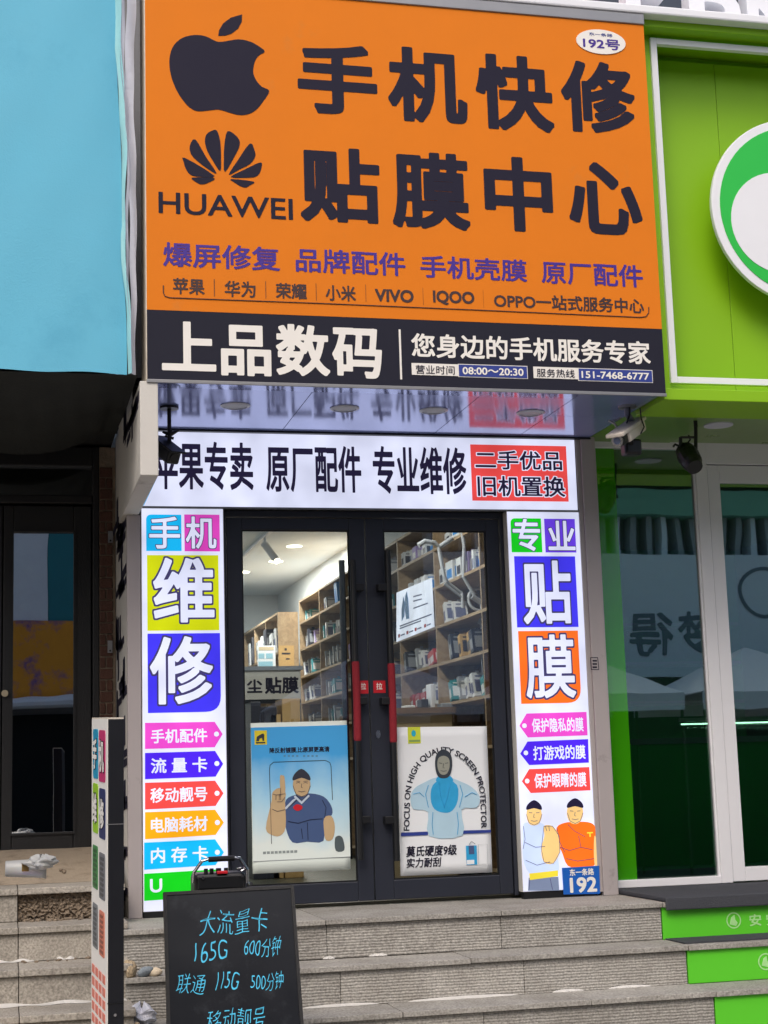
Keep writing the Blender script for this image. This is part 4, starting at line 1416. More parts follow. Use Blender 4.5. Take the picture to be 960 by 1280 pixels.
# dim room behind
box('floor', (2.73, 6, .165, 5, -.05, .003), M_FLOOR, rsb)
box('wall', (2.66, 2.725, .165, 5, -.05, 2.8), M_WALL, rsb)
box('wall', (6, 6.1, .1, 5, -.05, 2.8), M_WALL, rsb)
box('wall', (2.66, 6.1, 5, 5.1, -.05, 2.8), pbr('pale_green_wall', c(110, 176, 130), .8), rsb)
box('ceiling', (2.66, 6.1, .165, 5, 2.7, 2.8), M_WALL, rsb)
ctr = thing('counter', 'dark display counter dimly seen behind the tinted glass', 'counter', (3.6, 1.6, 0))
box('counter_front', (3.0, 5.5, 1.6, 1.62, 0, .85), pbr('green_laminate', c(50, 170, 80), .4), ctr)
box('counter_top', (2.98, 5.5, 1.58, 2.2, .851, .89), M_GREYBOX, ctr)
for z in (1.25, 1.6, 1.95):
    box('shelf_board', (3.0, 5.8, 4.6, 4.95, z, z + .03), M_GREYBOX, ctr)

tb = thing('tube_lamp', 'thin lit shelf tube glimpsed through the tinted shop window', 'lamp', (4.1, 3.2, 2.4))
p = onY(3.2, 866, 905)
MB().tube([(p[0] - .1, 3.2, p[2]), (p[0] + 1.3, 3.2, p[2])], .006, 8).build('tube', lit('cool_tube', (.8, 1, .9), 3), tb)
MB().box(p[0] - .12, p[0] + 1.32, 3.19, 3.21, p[2] + .02, p[2] + .05).build('tube_holder', M_WHITEENAMEL, tb)
ld = bpy.data.lights.new('tube_glow', 'AREA')
ld.shape = 'RECTANGLE'
ld.size, ld.size_y = 1.3, .05
ld.energy = 14
ld.color = (.85, 1, .92)
lo_ = bpy.data.objects.new('tube_glow', ld)
COL.objects.link(lo_)
lo_.parent = tb
lo_.location = (p[0] + .6 - 4.1, 0, p[2] - .03 - 2.4)

# ================================================================== LEFT SHOP (teal sign, dark door)
ls = thing('shop_sign', 'plain teal tarpaulin sign box at the left', 'sign', (-1.5, -1.15, 2.66))
TY = -1.15
tp = FY(TY)
zt0 = 2.667
xt = lambda z: -.215 + .055 * (1 - (z - zt0) / 2.1) + .004 * math.sin(z * 7)
MB().grid(lambda u, v: (-3.2 + (xt(zt0 + 2.6 * v) + 3.2) * (u ** .6), TY + .006 * math.sin(u * 9 + v * 5) + .0012 * math.sin(u * 31 - v * 22) + .012 * (u ** 20) * 1.5, zt0 + 2.6 * v + (.004 * math.sin(u * 30) if v == 0 else 0)), 60, 30).build('front_sheet', M_TEAL, ls, smooth=True)
MB().box(-3.2, -.24, TY + .05, TY + .3, zt0 + .03, 5.2).build('sign_box', M_BLACKMETAL, ls)
# folded end of the sheet
rn = random.Random(9)


def fold(x0, x1, y0, y1, mat, seed, z0=zt0, z1=5.2):
    def fn(u, v):
        z = z0 + (z1 - z0) * v
        w = 1 - .55 * (1 - v) ** 1.3
        return (xt(z) + (x0 + (x1 - x0) * u) * w + .006 * math.sin(v * 13 + seed) + .003 * math.sin(v * 41 + seed * 2), y0 + (y1 - y0) * u + .006 * math.sin(v * 17 + u * 3 + seed), z)
    MB().grid(fn, 6, 60).build('sheet_fold', mat, ls, smooth=True)


fold(-.004, .03, TY + .015, TY - .008, M_PALETEAL, 1)
fold(.028, .052, TY - .006, TY + .02, M_CLOTH, 2)
fold(.05, .105, TY + .016, TY + .05, M_CLOTH, 4)
fold(.085, .098, TY + .05, TY + .25, M_BLACKCLOTH, 6)
lsb = thing('shop_building', 'left shop front with dark wooden door under sagging black canopy', 'shop', (-1.5, .9, 0))


CBY = .45
_low = sorted([tuple(onY(CBY, *p)[[0, 2]]) for p in ((0, 566), (25, 568), (50, 567), (75, 563), (100, 555), (120, 545), (140, 530), (155, 510), (168, 486))])
_low = [(-3.2, _low[0][1] + .02)] + _low


def zlow(x):
    return float(np.interp(x, [p[0] for p in _low], [p[1] for p in _low]))


def canopy(u, v):
    x0_ = -3.2 + 3.09 * (u ** .45)
    x = x0_ + (.02 if u == 1 else 0) * v
    z1 = min(zlow(x), 2.735)
    t = min(1, v / .8)
    fold_ = .006 * math.sin(x * 18 + t * 3) + .004 * math.sin(x * 47 - t * 5)
    if v <= .8:
        return (x, TY + .02 + (CBY - TY - .02) * t, zt0 - .003 - (zt0 - z1) * t ** 1.3 + fold_ * math.sin(math.pi * t))
    t = (v - .8) / .2
    return (x, CBY + .12 * t, z1 + (2.739 - z1) * t)


MB().grid(canopy, 90, 40).build('canopy_liner', M_BLACKCLOTH, lsb, smooth=True)
LDY = .9
box('ceiling', (-3.2, -.1, .2, 1.1, 2.74, 2.8), M_DARK, lsb)
box('wall', (-3.2, -.08, 1.0, 1.1, .1, 2.8), M_DARK, lsb)
box('wall', (-3.3, -.13, .1, .3, 2.82, 9), M_WALL, lsb)
ldp = FY(LDY)
gx_0, gx_1 = ldp.px(16, 850)[0], ldp.px(92, 850)[0]
gz1, gz0 = ldp.px(50, 665)[1], ldp.px(50, 1041)[1]
zsill = ldp.px(60, 1078)[1]
xr1 = ldp.px(124, 850)[0]
m = MB()
ztr = ldp.px(50, 632)[1]
m.box(gx_1, xr1 - .045, LDY, LDY + .06, .3, ztr).box(gx_0 - .06, gx_0, LDY, LDY + .06, .3, ztr).box(gx_0, gx_1, LDY, LDY + .06, .3, gz0).box(gx_0, gx_1, LDY, LDY + .06, gz1, ztr)
ld_ = m.build('door', M_BLACKWOOD, lsb, .006)
box('door_pane', (gx_0 - .004, gx_1 + .004, LDY + .025, LDY + .031, gz0 - .004, gz1 + .004), M_LGLASS, ld_)
MB().tube([(gx_0 - .045, LDY - .03, ldp.px(3, 867)[1]), (gx_0 - .045, LDY, ldp.px(3, 867)[1])], .02, 12).build('door_knob', pbr('cream_knob', c(190, 178, 150), .4), ld_)
# beads
m = MB()
m.box(gx_0 - .012, gx_0, LDY - .012, LDY, gz0 - .012, gz1 + .012).box(gx_1, gx_1 + .012, LDY - .012, LDY, gz0 - .012, gz1 + .012).box(gx_0, gx_1, LDY - .012, LDY, gz0 - .012, gz0).box(gx_0, gx_1, LDY - .012, LDY, gz1, gz1 + .012)
m.build('glazing_bead', M_BLACKWOOD, ld_)
m = MB()
m.box(xr1 - .04, xr1, LDY - .03, LDY + .06, .28, 2.72).box(-3.2, xr1 - .04, LDY - .03, LDY + .06, ztr + .01, ztr + .06).box(-3.2, xr1 - .04, LDY - .03, LDY + .06, 2.6, 2.72)
m.build('door_frame', M_BLACKWOOD, lsb, .006)
box('transom_pane', (-3.2, xr1 - .04, LDY + .02, LDY + .026, ztr + .062, 2.598), M_LGLASS, lsb)
MB().box(-3.2, gx_0 - .065, LDY, LDY + .06, .3, ztr).build('door_leaf', M_BLACKWOOD, lsb, .006)
# brick strip beside the door
bw = (-.082 - xr1) / 1
bm_ = None
for k in range(34):
    z = .29 + k * .068
    for (a, b) in (((xr1 + .003, -.1),) if k % 2 else ((xr1 + .003, (xr1 - .1) / 2 - .004), ((xr1 - .1) / 2 + .004, -.1))):
        if b - a < .02:
            continue
        box('brick', (a, b, LDY - .04 + random.uniform(-.004, .004), LDY + .05, z, z + .06), M_BRICK, lsb, .004)
box('mortar', (xr1 + .001, -.082, LDY - .028, LDY + .05, .2, 2.72), M_CONC, lsb)
hpl = FY(LDY - .045)
for (a, b) in (((135, 664), (141, 678.5)), ((134.5, 801), (140.5, 816))):
    r_ = rect_px(hpl, a, b)
    hg = sheet('hinge_plate', hpl, r_, M_GREYMETAL, lsb, .01, .01)
    u, v = (r_[0][0] + r_[1][0]) / 2, r_[0][1] + .012
    sheet('screw', hpl, disc_uv(u, v, .006, n=10), M_BLACKMETAL, hg, .012)

# ================================================================== POSTERS ON THE DOOR
pY = DY + .014
plp = FY(pY)
k13 = crop(290, 880, 5.333)
po = thing('poster', 'pale blue poster with plain navy shirted figure on left door pane', 'poster', tuple(plp.w(plp.px(376, 1000))))


def skyprint(name):
    m, n, l, b = newmat(name)
    tc = n.new('ShaderNodeTexCoord')
    sx_ = n.new('ShaderNodeSeparateXYZ')
    l.new(tc.outputs['Generated'], sx_.inputs[0])
    nz = n.new('ShaderNodeTexNoise')
    nz.inputs['Scale'].default_value = 2.2
    nz.inputs['Detail'].default_value = 6
    l.new(tc.outputs['Generated'], nz.inputs['Vector'])
    ad = n.new('ShaderNodeMath')
    ad.operation = 'MULTIPLY_ADD'
    ad.inputs[1].default_value = .5
    l.new(nz.outputs[0], ad.inputs[0])
    l.new(sx_.outputs['Z'], ad.inputs[2])
    cr = n.new('ShaderNodeValToRGB')
    e = cr.color_ramp.elements
    e[0].position, e[0].color = .35, (*c(226, 236, 232), 1)
    e[1].position, e[1].color = 1.1, (*c(70, 168, 232), 1)
    x = e.new(.72)
    x.color = (*c(170, 216, 240), 1)
    l.new(ad.outputs[0], cr.inputs[0])
    l.new(cr.outputs[0], b.inputs['Base Color'])
    b.inputs['Roughness'].default_value = .45
    return m


q = [plp.px(*k13(*p)) for p in ((137, 1132), (790, 1101), (765, 110), (123, 128))]
NP = 14


def curl(u, v):
    a = np.array(q[0]) * (1 - u) + np.array(q[1]) * u
    b = np.array(q[3]) * (1 - u) + np.array(q[2]) * u
    p = a * (1 - v) + b * v
    return plp.w(p, .003 + .004 * max(0, .12 - v) / .12 * abs(math.sin(u * 7)) + .002 * math.sin(u * 3 + v * 2))


MB().grid(curl, NP, NP).build('paper', M_CREAMPAPER, po, smooth=True, solid=.0006)
poly_px('printed_sky', plp, [k13(140, 1048), k13(788, 1016), k13(765, 140), k13(124, 158)], skyprint('printed_sky_gradient'), po, .0075)
sheet('fold_line', plp, [plp.px(*k13(*p)) for p in ((140, 1052), (788, 1019), (788, 1016), (140, 1048))], M_GREYBOX, po, .0078)
ye = sheet('yellow_label', plp, rect_px(plp, k13(148, 178), k13(232, 270)), pbr('yellow_print', c(226, 206, 50), .5), po, .0085)
pp('printed_animal', [(160, 248), (164, 218), (186, 205), (206, 196), (214, 206), (212, 246), (202, 246), (198, 226), (182, 232), (178, 248)], M_DARKBOX, ye, .0096, plp, k13, False)
sheet('printed_bar', plp, rect_px(plp, k13(158, 254), k13(220, 262)), M_DARKBOX, ye, .0096)
letters('降反射镀膜,比原屏更高清', plp, k13(248, 292), k13(648, 320), M_INK, po, .025, .0088)
MB().tube([plp.w(plp.px(*k13(*p)), .0085) for p in ((262, 932), (248, 440), (252, 408), (275, 388), (450, 382), (620, 376), (650, 390), (658, 415), (668, 640))], .0017, 6).build('printed_outline', M_INK, po)
M_PALEB0 = pbr('pale_trim_print', c(190, 204, 220), .5)
M_NAVYP = pbr('navy_print', c(66, 88, 132), .5, var=.1, scale=8)
M_TANP = pbr('tan_print', c(196, 168, 128), .5, var=.08)
pp('printed_shirt', [(358, 640), (420, 606), (520, 596), (610, 618), (660, 680), (664, 740), (612, 770), (608, 912), (500, 918), (402, 922), (358, 830), (352, 720)], M_NAVYP, po, .0086, plp, k13)
pp('printed_arm', [(252, 690), (262, 640), (268, 590), (310, 560), (355, 590), (352, 650), (356, 820), (318, 878), (262, 872), (224, 830)], M_TANP, po, .0094, plp, k13)
pp('printed_arm', [(612, 760), (662, 748), (684, 820), (668, 900), (625, 908), (612, 850)], M_TANP, po, .0094, plp, k13)
pp('printed_head', [(462, 470), (508, 494), (520, 545), (500, 600), (462, 618), (424, 600), (404, 545), (416, 494)], M_TANP, po, .0098, plp, k13)
pp('printed_hair', [(460, 432), (510, 470), (518, 510), (462, 492), (404, 510), (412, 470)], M_DARKBOX, po, .0106, plp, k13)
for pts in ([(372, 782), (440, 795), (520, 770), (600, 765)], [(460, 830), (470, 900)], [(500, 790), (505, 905)], [(600, 640), (625, 690), (615, 760)], [(372, 690), (430, 640)]):
    MB().tube([plp.w(plp.px(*k13(*p)), .0104) for p in pts], .0015, 6).build('printed_fold', M_INK, po)
pp('printed_mark', [(405, 690), (430, 668), (465, 680), (462, 702), (430, 712)], M_REDST, po, .0104, plp, k13)
M_GREYP = pbr('grey_text_print', c(140, 150, 150), .5)
for k in range(9):
    x = 205 + k * 26
    sheet('printed_line', plp, rect_px(plp, k13(x, 984 - k * 1.2), k13(x + 20, 1000 - k * 1.2)), M_GREYP, po, .0086)
for k in range(8):
    x = 342 + k * 28 + (18 if k > 3 else 0)
    sheet('printed_line', plp, rect_px(plp, k13(x, 341), k13(x + 14, 352)), pbr('faint_blue_print', c(90, 140, 180), .5) if k == 0 else MATS['faint_blue_print'], po, .0086)
pp('printed_product', [(690, 978), (684, 900), (700, 880), (722, 880), (740, 905), (746, 975)], M_SHELFBACK if False else pbr('slate_print', c(80, 92, 96), .5), po, .0086, plp, k13)

k14 = crop(460, 880, 5.333)
pq = thing('poster', 'white poster with arched English lettering on right door pane', 'poster', tuple(plp.w(plp.px(555, 1000))))
q2 = [plp.px(*k14(*p)) for p in ((217, 1147), (828, 1122), (790, 148), (190, 155))]
qq = q2


def curl2(u, v):
    a = np.array(qq[0]) * (1 - u) + np.array(qq[1]) * u
    b = np.array(qq[3]) * (1 - u) + np.array(qq[2]) * u
    return plp.w(a * (1 - v) + b * v, .003 + .002 * math.sin(u * 4 + v))


MB().grid(curl2, NP, NP).build('paper', M_PAPER, pq, smooth=True, solid=.0006)
yl = sheet('yellow_label', plp, rect_px(plp, k14(262, 155), k14(350, 262)), pbr('lime_yellow_print', c(206, 216, 60), .5), pq, .0075)
u, v = plp.px(*k14(302, 196))
sheet('printed_emblem', plp, disc_uv(u, v, .013, .018, 20), pbr('aqua_print', c(30, 170, 200), .5), yl, .0085)
sheet('printed_bar', plp, rect_px(plp, k14(272, 240), k14(345, 252)), pbr('green_grey_print', c(130, 160, 90), .5), yl, .0085)
# arched writing
path = smooth_closed([(256, 980), (258, 845), (260, 770), (262, 690), (266, 600), (285, 505), (330, 410), (400, 342), (500, 308), (600, 338), (678, 402), (732, 492), (757, 590), (763, 690), (765, 760), (767, 828), (770, 960)], 4)
path = path[4:15 * 4 + 1]
pts = np.array([plp.px(*k14(*p)) for p in path])
# move baseline inward by half the letter height
seg = np.diff(pts, axis=0)
sl = np.concatenate([[0], np.cumsum(np.hypot(seg[:, 0], seg[:, 1]))])


def along(s, off):
    s = min(max(s, 0), sl[-1] - 1e-6)
    i = int(np.searchsorted(sl, s, 'right') - 1)
    t = (s - sl[i]) / (sl[i + 1] - sl[i])
    p = pts[i] * (1 - t) + pts[i + 1] * t
    i0, i1 = max(i - 1, 0), min(i + 2, len(pts) - 1)
    d = pts[i1] - pts[i0]
    d /= np.hypot(*d)
    n_ = np.array([-d[1], d[0]])
    return p + n_ * off


txt = 'FOCUS ON HIGH QUALITY SCREEN PROTECTOR'
v_, f_ = glyphs(txt, .018, 34)
lo, hi = v_.min(0), v_.max(0)
H = .04
uv = [along((p[0] - lo[0]) / (hi[0] - lo[0]) * sl[-1], ((p[1] - lo[1]) / (hi[1] - lo[1]) - .5) * H) for p in v_]
MB().add([plp.w(p, .0078) for p in uv], f_).build('lettering', M_INK, pq)
M_PALEB = pbr('pale_blue_figure_print', c(176, 208, 226), .5, var=.1, scale=8)
M_CYANP = pbr('cyan_figure_print', c(44, 160, 214), .5, var=.25, scale=14)
pp('printed_body', [(405, 880), (398, 720), (300, 700), (282, 620), (310, 560), (380, 520), (450, 490), (540, 490), (610, 515), (690, 555), (742, 620), (720, 690), (620, 705), (628, 875)], M_PALEB, pq, .0086, plp, k14)
pp('printed_chest', [(430, 540), (505, 500), (590, 540), (596, 640), (560, 710), (505, 725), (440, 700), (415, 630)], M_CYANP, pq, .0094, plp, k14)
pp('printed_neck', [(470, 480), (545, 480), (560, 520), (455, 520)], M_CYANP, pq, .0096, plp, k14)
pp('printed_head', [(500, 302), (548, 335), (558, 410), (540, 480), (500, 496), (462, 480), (444, 410), (454, 335)], pbr('dark_head_print', c(48, 56, 66), .5), pq, .0102, plp, k14)
poly_px('blue_stripe', plp, [k14(218, 882), k14(398, 874), k14(398, 850), k14(217, 857)], M_BLUEINK, pq, .0082)
poly_px('blue_stripe', plp, [k14(630, 865), k14(817, 857), k14(816, 838), k14(629, 843)], M_BLUEINK, pq, .0082)
letters('莫氏硬度9级', plp, k14(252, 948), k14(592, 1006), M_INK, pq, .022, .0078, skew=.02)
letters('实力耐刮', plp, k14(255, 1028), k14(485, 1084), M_INK, pq, .022, .0078, skew=.03)
bx_ = sheet('printed_product', plp, rect_px(plp, k14(650, 945), k14(726, 1070)), M_CYANP, pq, .008)
sheet('printed_product', plp, rect_px(plp, k14(656, 1040), k14(706, 1066)), M_PAPER, bx_, .009)
sheet('printed_product', plp, rect_px(plp, k14(668, 944), k14(706, 1000)), M_NAVYP, bx_, .009)
MB().tube([plp.w(plp.px(*k14(*p)), .008) for p in ((672, 938), (686, 914), (712, 932))], .0012, 5).build('printed_outline', M_INK, pq)
fq = [plp.px(*k14(*p)) for p in ((736, 1068), (796, 1066), (792, 934), (732, 936), (736, 1068))]
MB().tube([plp.w(p, .008) for p in fq], .0008, 5).build('printed_outline', M_GREYP, pq)



def strokes(pl, kp, par, d, lines, mat, r=.0012):
    m = MB()
    for pts_ in lines:
        m.tube([pl.w(pl.px(*kp(*p)), d) for p in pts_], r, 5)
    return m.build('drawn_line', mat, par)


# left poster: eyes, brows, nose, mouth, collar, fingers
strokes(plp, k13, po, .0112, [[(424, 528), (440, 522), (452, 528)], [(474, 528), (486, 522), (502, 528)], [(426, 514), (452, 516)], [(474, 516), (502, 514)], [(463, 530), (459, 556), (468, 558)], [(440, 580), (463, 586), (486, 580)],
                              [(405, 545), (424, 600), (462, 618), (500, 600), (520, 545)], [(425, 608), (462, 640), (500, 606)], [(270, 600), (292, 606), (352, 598)], [(292, 604), (290, 640)], [(314, 602), (312, 640)], [(322, 560), (322, 640)], [(352, 620), (330, 650), (300, 652)], [(266, 700), (300, 716), (352, 704)]], M_DARKBOX, .0013)
pp('printed_finger', [(318, 484), (334, 476), (348, 490), (352, 590), (322, 590)], M_TANP, po, .01, plp, k13)
pp('printed_collar', [(418, 608), (462, 650), (508, 604), (516, 614), (462, 668), (410, 620)], M_PALEB0, po, .0108, plp, k13, False)
pp('printed_cuff', [(352, 690), (400, 640), (420, 628), (424, 636), (372, 690), (356, 704)], M_PALEB0, po, .0106, plp, k13, False)
# right poster: face and folds
pp('printed_face', [(500, 345), (536, 365), (540, 420), (524, 462), (500, 472), (476, 462), (460, 420), (464, 365)], pbr('grey_face_print', c(150, 152, 140), .5), pq, .0112, plp, k14)
strokes(plp, k14, pq, .0124, [[(470, 392), (490, 396)], [(510, 396), (530, 392)], [(500, 396), (496, 424), (506, 426)], [(480, 444), (500, 448), (520, 444)]], M_DARKBOX, .0014)
strokes(plp, k14, pq, .0108, [[(400, 540), (380, 600), (400, 690)], [(610, 540), (628, 600), (606, 690)], [(430, 720), (424, 800), (432, 870)], [(590, 720), (600, 800), (592, 870)], [(300, 600), (340, 590), (372, 620)], [(640, 620), (690, 590), (720, 605)], [(470, 520), (480, 600), (505, 690), (530, 600), (545, 520)]], M_CYANP, .0018)
# pillar sign figures
for cx2, cy2 in ((232, 728), (484, 718)):
    strokes(f0, k10, rb, .0082, [[(cx2 - 32, cy2 - 12), (cx2 - 12, cy2 - 10)], [(cx2 + 12, cy2 - 10), (cx2 + 32, cy2 - 12)], [(cx2, cy2 - 4), (cx2 - 4, cy2 + 18), (cx2 + 5, cy2 + 19)], [(cx2 - 20, cy2 + 38), (cx2, cy2 + 42), (cx2 + 20, cy2 + 38)],
                                 [(cx2 - 48, cy2), (cx2 - 32, cy2 + 50), (cx2, cy2 + 66), (cx2 + 32, cy2 + 50), (cx2 + 48, cy2)]], L_NAVYO, .0015)
strokes(f0, k10, rb, .0082, [[(292, 800), (276, 940), (292, 1020), (350, 1030), (390, 960), (385, 860), (345, 800), (292, 800)], [(300, 800), (310, 830)], [(322, 798), (326, 830)], [(166, 800), (176, 880), (164, 940)], [(372, 810), (390, 900), (420, 960)], [(440, 790), (480, 830), (545, 865)], [(505, 860), (520, 930)], [(205, 1130), (200, 1190)], [(330, 1120), (345, 1190)]], L_NAVYO, .0015)
pp('printed_chest_letter', [(558, 838), (594, 836), (594, 844), (580, 845), (581, 866), (573, 866), (572, 845), (558, 846)], L_YEL, rb, .0058, f0, k10, False)

# ================================================================== CAMERAS AND SPOTLIGHT UNDER THE CANOPY
cam1 = thing('security_camera', 'dark bullet camera hanging from the canopy at the left', 'camera', (.1, -.5, SZ))
LP = lambda x, y, yy=-.55: np.array(onY(yy, x, y))
k15 = crop(100, 460, 5.336)
a = LP(*k15(595, 310)); b = LP(*k15(595, 500))
MB().tube([(a[0], -.55, SZ - .001), (a[0], -.55, b[2])], .011, 10).build('pole', M_BLACKPL, cam1)
MB().tube([(a[0], -.55, SZ - .001), (a[0], -.55, SZ - .012)], .05, 16).build('mount_plate', M_BLACKPL, cam1)
MB().tube([tuple(LP(*k15(550, 425))), tuple(LP(*k15(600, 445))), tuple(LP(*k15(672, 408)))], [.006, .014, .004], 8).tube([tuple(LP(*k15(610, 415))), tuple(LP(*k15(570, 455))), tuple(LP(*k15(625, 470)))], .008, 8).build('bracket', M_BLACKPL, cam1)
ax0, ax1 = LP(*k15(500, 500), -.48), LP(*k15(628, 600), -.66)
ax = ax1 - ax0
L = np.linalg.norm(ax)
ax /= L
sd_ = np.cross(ax, (0, 0, 1)); sd_ /= np.linalg.norm(sd_)
upv = np.cross(sd_, ax)
MB().obox((ax0 + ax1) / 2, ax * L / 2, sd_ * .038, upv * .038).build('camera_body', M_BLACKPL, cam1, .012)
MB().obox((ax0 + ax1) / 2 + upv * .042 + ax * .02, ax * (L / 2 + .015), sd_ * .045, upv * .005).build('sun_hood', M_BLACKMETAL, cam1, .003)
MB().tube([ax1 + ax * .001, ax1 + ax * .008], .026, 16).build('lens', M_BLACKMETAL, cam1)

cam2 = thing('security_camera', 'white bullet camera under the canopy next to the green shop', 'camera', (2.5, -.9, SZ))
k16 = crop(760, 500, 6.857)
CY = -.85
e0, e1 = np.array(onY(CY - .12, *k16(85, 345))), np.array(onY(CY + .1, *k16(262, 215)))
ax = e0 - e1
L = np.linalg.norm(ax); ax /= L
sd_ = np.cross(ax, (0, 0, 1)); sd_ /= np.linalg.norm(sd_)
upv = np.cross(sd_, ax)
M_CAMW = pbr('cream_camera_shell', c(222, 212, 200), .35, var=.05)
mid_ = (e0 + e1) / 2
MB().obox(mid_, ax * L / 2, sd_ * .034, upv * .036).build('camera_body', M_BLACKPL, cam2, .014)
MB().obox(mid_ + upv * .034 + ax * .015, ax * (L / 2 + .02), sd_ * .052, upv * .011).build('sun_hood', M_CAMW, cam2, .006)
MB().obox(mid_ - upv * .004 - ax * .03, ax * (L / 2 - .035), sd_ * .046, upv * .03).build('side_shell', M_CAMW, cam2, .012)
MB().tube([e0 + ax * .001, e0 + ax * .014], [.031, .033], 20).build('lens_ring', M_CHROME, cam2)
MB().tube([e0 + ax * .0145, e0 + ax * .016], .02, 16).build('lens', pbr('lens_glass', c(120, 130, 160), .1, .3), cam2)
tp_ = onZ(SZ, *k16(150, 60))
MB().tube([(tp_[0], CY + .02, SZ), (tp_[0], CY + .02, SZ - .05), tuple(e1 * .6 + mid_ * .4 + upv * .03)], .018, 10).build('bracket', pbr('grey_bracket', c(120, 124, 140), .4, .3), cam2)
MB().tube([(tp_[0], CY + .02, SZ), (tp_[0], CY + .02, SZ - .012)], .05, 18).build('mount_plate', M_GREYMETAL, cam2)
MB().tube([tuple(onY(CY, *k16(5, 175))), tuple(onY(CY, *k16(60, 205))), tuple(onY(CY, *k16(90, 260)))], .007, 8).tube([tuple(onY(CY, *k16(30, 190))), tuple(onY(CY, *k16(110, 150)))], .006, 8).build('antenna', M_GREYMETAL, cam2)
MB().tube([tuple(onY(CY, *k16(185, 40))), tuple(onY(CY, *k16(185, 130))), tuple(onY(CY, *k16(160, 200)))], .005, 6).tube([tuple(onY(CY, *k16(275, 70))), tuple(onY(CY, *k16(285, 160))), tuple(onY(CY, *k16(310, 230))), tuple(onY(CY, *k16(280, 290)))], .004, 6).build('cable', M_BLACKPL, cam2)
MB().obox(mid_ - upv * .075 + ax * .0 + np.array([.02, .05, -.0]), (.05, 0, 0), (0, .04, 0), (0, 0, .045)).build('camera_base', M_BLACKPL, cam2, .015)
MB().tube([mid_ - upv * .03, mid_ - upv * .07 + np.array([.02, .05, 0])], .02, 8).build('camera_joint', M_BLACKPL, cam2)

spt = thing('spotlight', 'black spotlight in a hanging yoke below the green canopy', 'spotlight', (3.05, -.5, 2.6))
QY = -.5
Q = lambda x, y, yy=QY: np.array(onY(yy, *k16(x, y)))
zz_ = zb0 + .03
a, b = Q(622, 320), Q(752, 320)
MB().tube([tuple(Q(752, 225)), tuple(Q(752, 470))], .011, 8).tube([(Q(752, 225)[0], QY, zz_), tuple(Q(752, 230))], .012, 8).tube([tuple(a), tuple(b)], .007, 8).tube([tuple(a), tuple(Q(622, 400))], .011, 8).build('yoke', M_BLACKPL, spt)
h0, h1 = Q(640, 400, QY + .06), Q(735, 560, QY - .08)
MB().tube([h0, h0 * .8 + h1 * .2, h0 * .5 + h1 * .5, h0 * .15 + h1 * .85, h1], [.03, .055, .065, .06, .045], 18).build('lamp_body', M_BLACKPL, spt)
ax = (h1 - h0) / np.linalg.norm(h1 - h0)
MB().tube([h1 + ax * .001, h1 + ax * .02], [.05, .046], 18).build('lamp_rim', M_BLACKMETAL, spt)
MB().tube([tuple(Q(745, 500)), tuple(Q(775, 490))], .018, 12).build('tilt_knob', M_BLACKPL, spt)
MB().tube([tuple(Q(560, 400)), tuple(Q(575, 380)), tuple(Q(610, 395))], .007, 8).tube([tuple(Q(690, 300)), tuple(Q(705, 340)), tuple(Q(670, 385)), tuple(Q(640, 370))], .005, 6).build('cable', M_BLACKPL, spt)

# ================================================================== CHALK BOARD, SPEAKER, STANDING SIGN, LITTER
bo = thing('chalkboard', 'black standing board with blue handwritten phone plan offers', 'board', (.25, -1.95, -.79))
lean = .27
bpv = np.array([0, lean, 1.0]); bpv /= np.linalg.norm(bpv)
zt = .245
yt = -1.72
bpl = Plane((0, yt, zt), (1, 0, 0), bpv)
tl, tr = bpl.px(204, 1115.5), bpl.px(367, 1106.5)
bl, br = bpl.px(208, 1280), bpl.px(380, 1280)
ext = (-.79 - zt) / bpv[2]
f = lambda p, q_: (p[0] + (q_[0] - p[0]) * (ext - p[1]) / (q_[1] - p[1]), ext)
quad = [f(tl, bl), f(tr, br), tr, tl]
quad[0] = (quad[0][0] * .5 + tl[0] * .5, quad[0][1])
quad[1] = (quad[1][0] * .6 + tr[0] * .4, quad[1][1])
MB().slab(bpl, quad, -.02, 0).build('panel', M_BOARD, bo, .003)
qa = np.array(quad)
w_ = .014
m = MB()
inn = [qa[0] + (w_, w_), qa[1] + (-w_, w_), qa[2] + (-w_, -w_), qa[3] + (w_, -w_)]
for i in range(4):
    j = (i + 1) % 4
    m.slab(bpl, [tuple(qa[i]), tuple(qa[j]), tuple(inn[j]), tuple(inn[i])], -.022, .006)
m.build('board_frame', M_BLACKWOOD, bo)
mx_ = (quad[0][0] + quad[1][0]) / 2
MB().tube([(quad[3][0] + .05, yt + .03, zt - .15), (quad[3][0] + .03, yt + .14, -.79)], .014, 8).build('leg', M_BLACKWOOD, bo)
MB().tube([(quad[2][0] - .05, yt + .03, zt - .15), (quad[2][0] - .03, yt + .14, -.79)], .014, 8).build('leg', M_BLACKWOOD, bo)
k17 = crop(160, 1040, 4)
rn = random.Random(4)
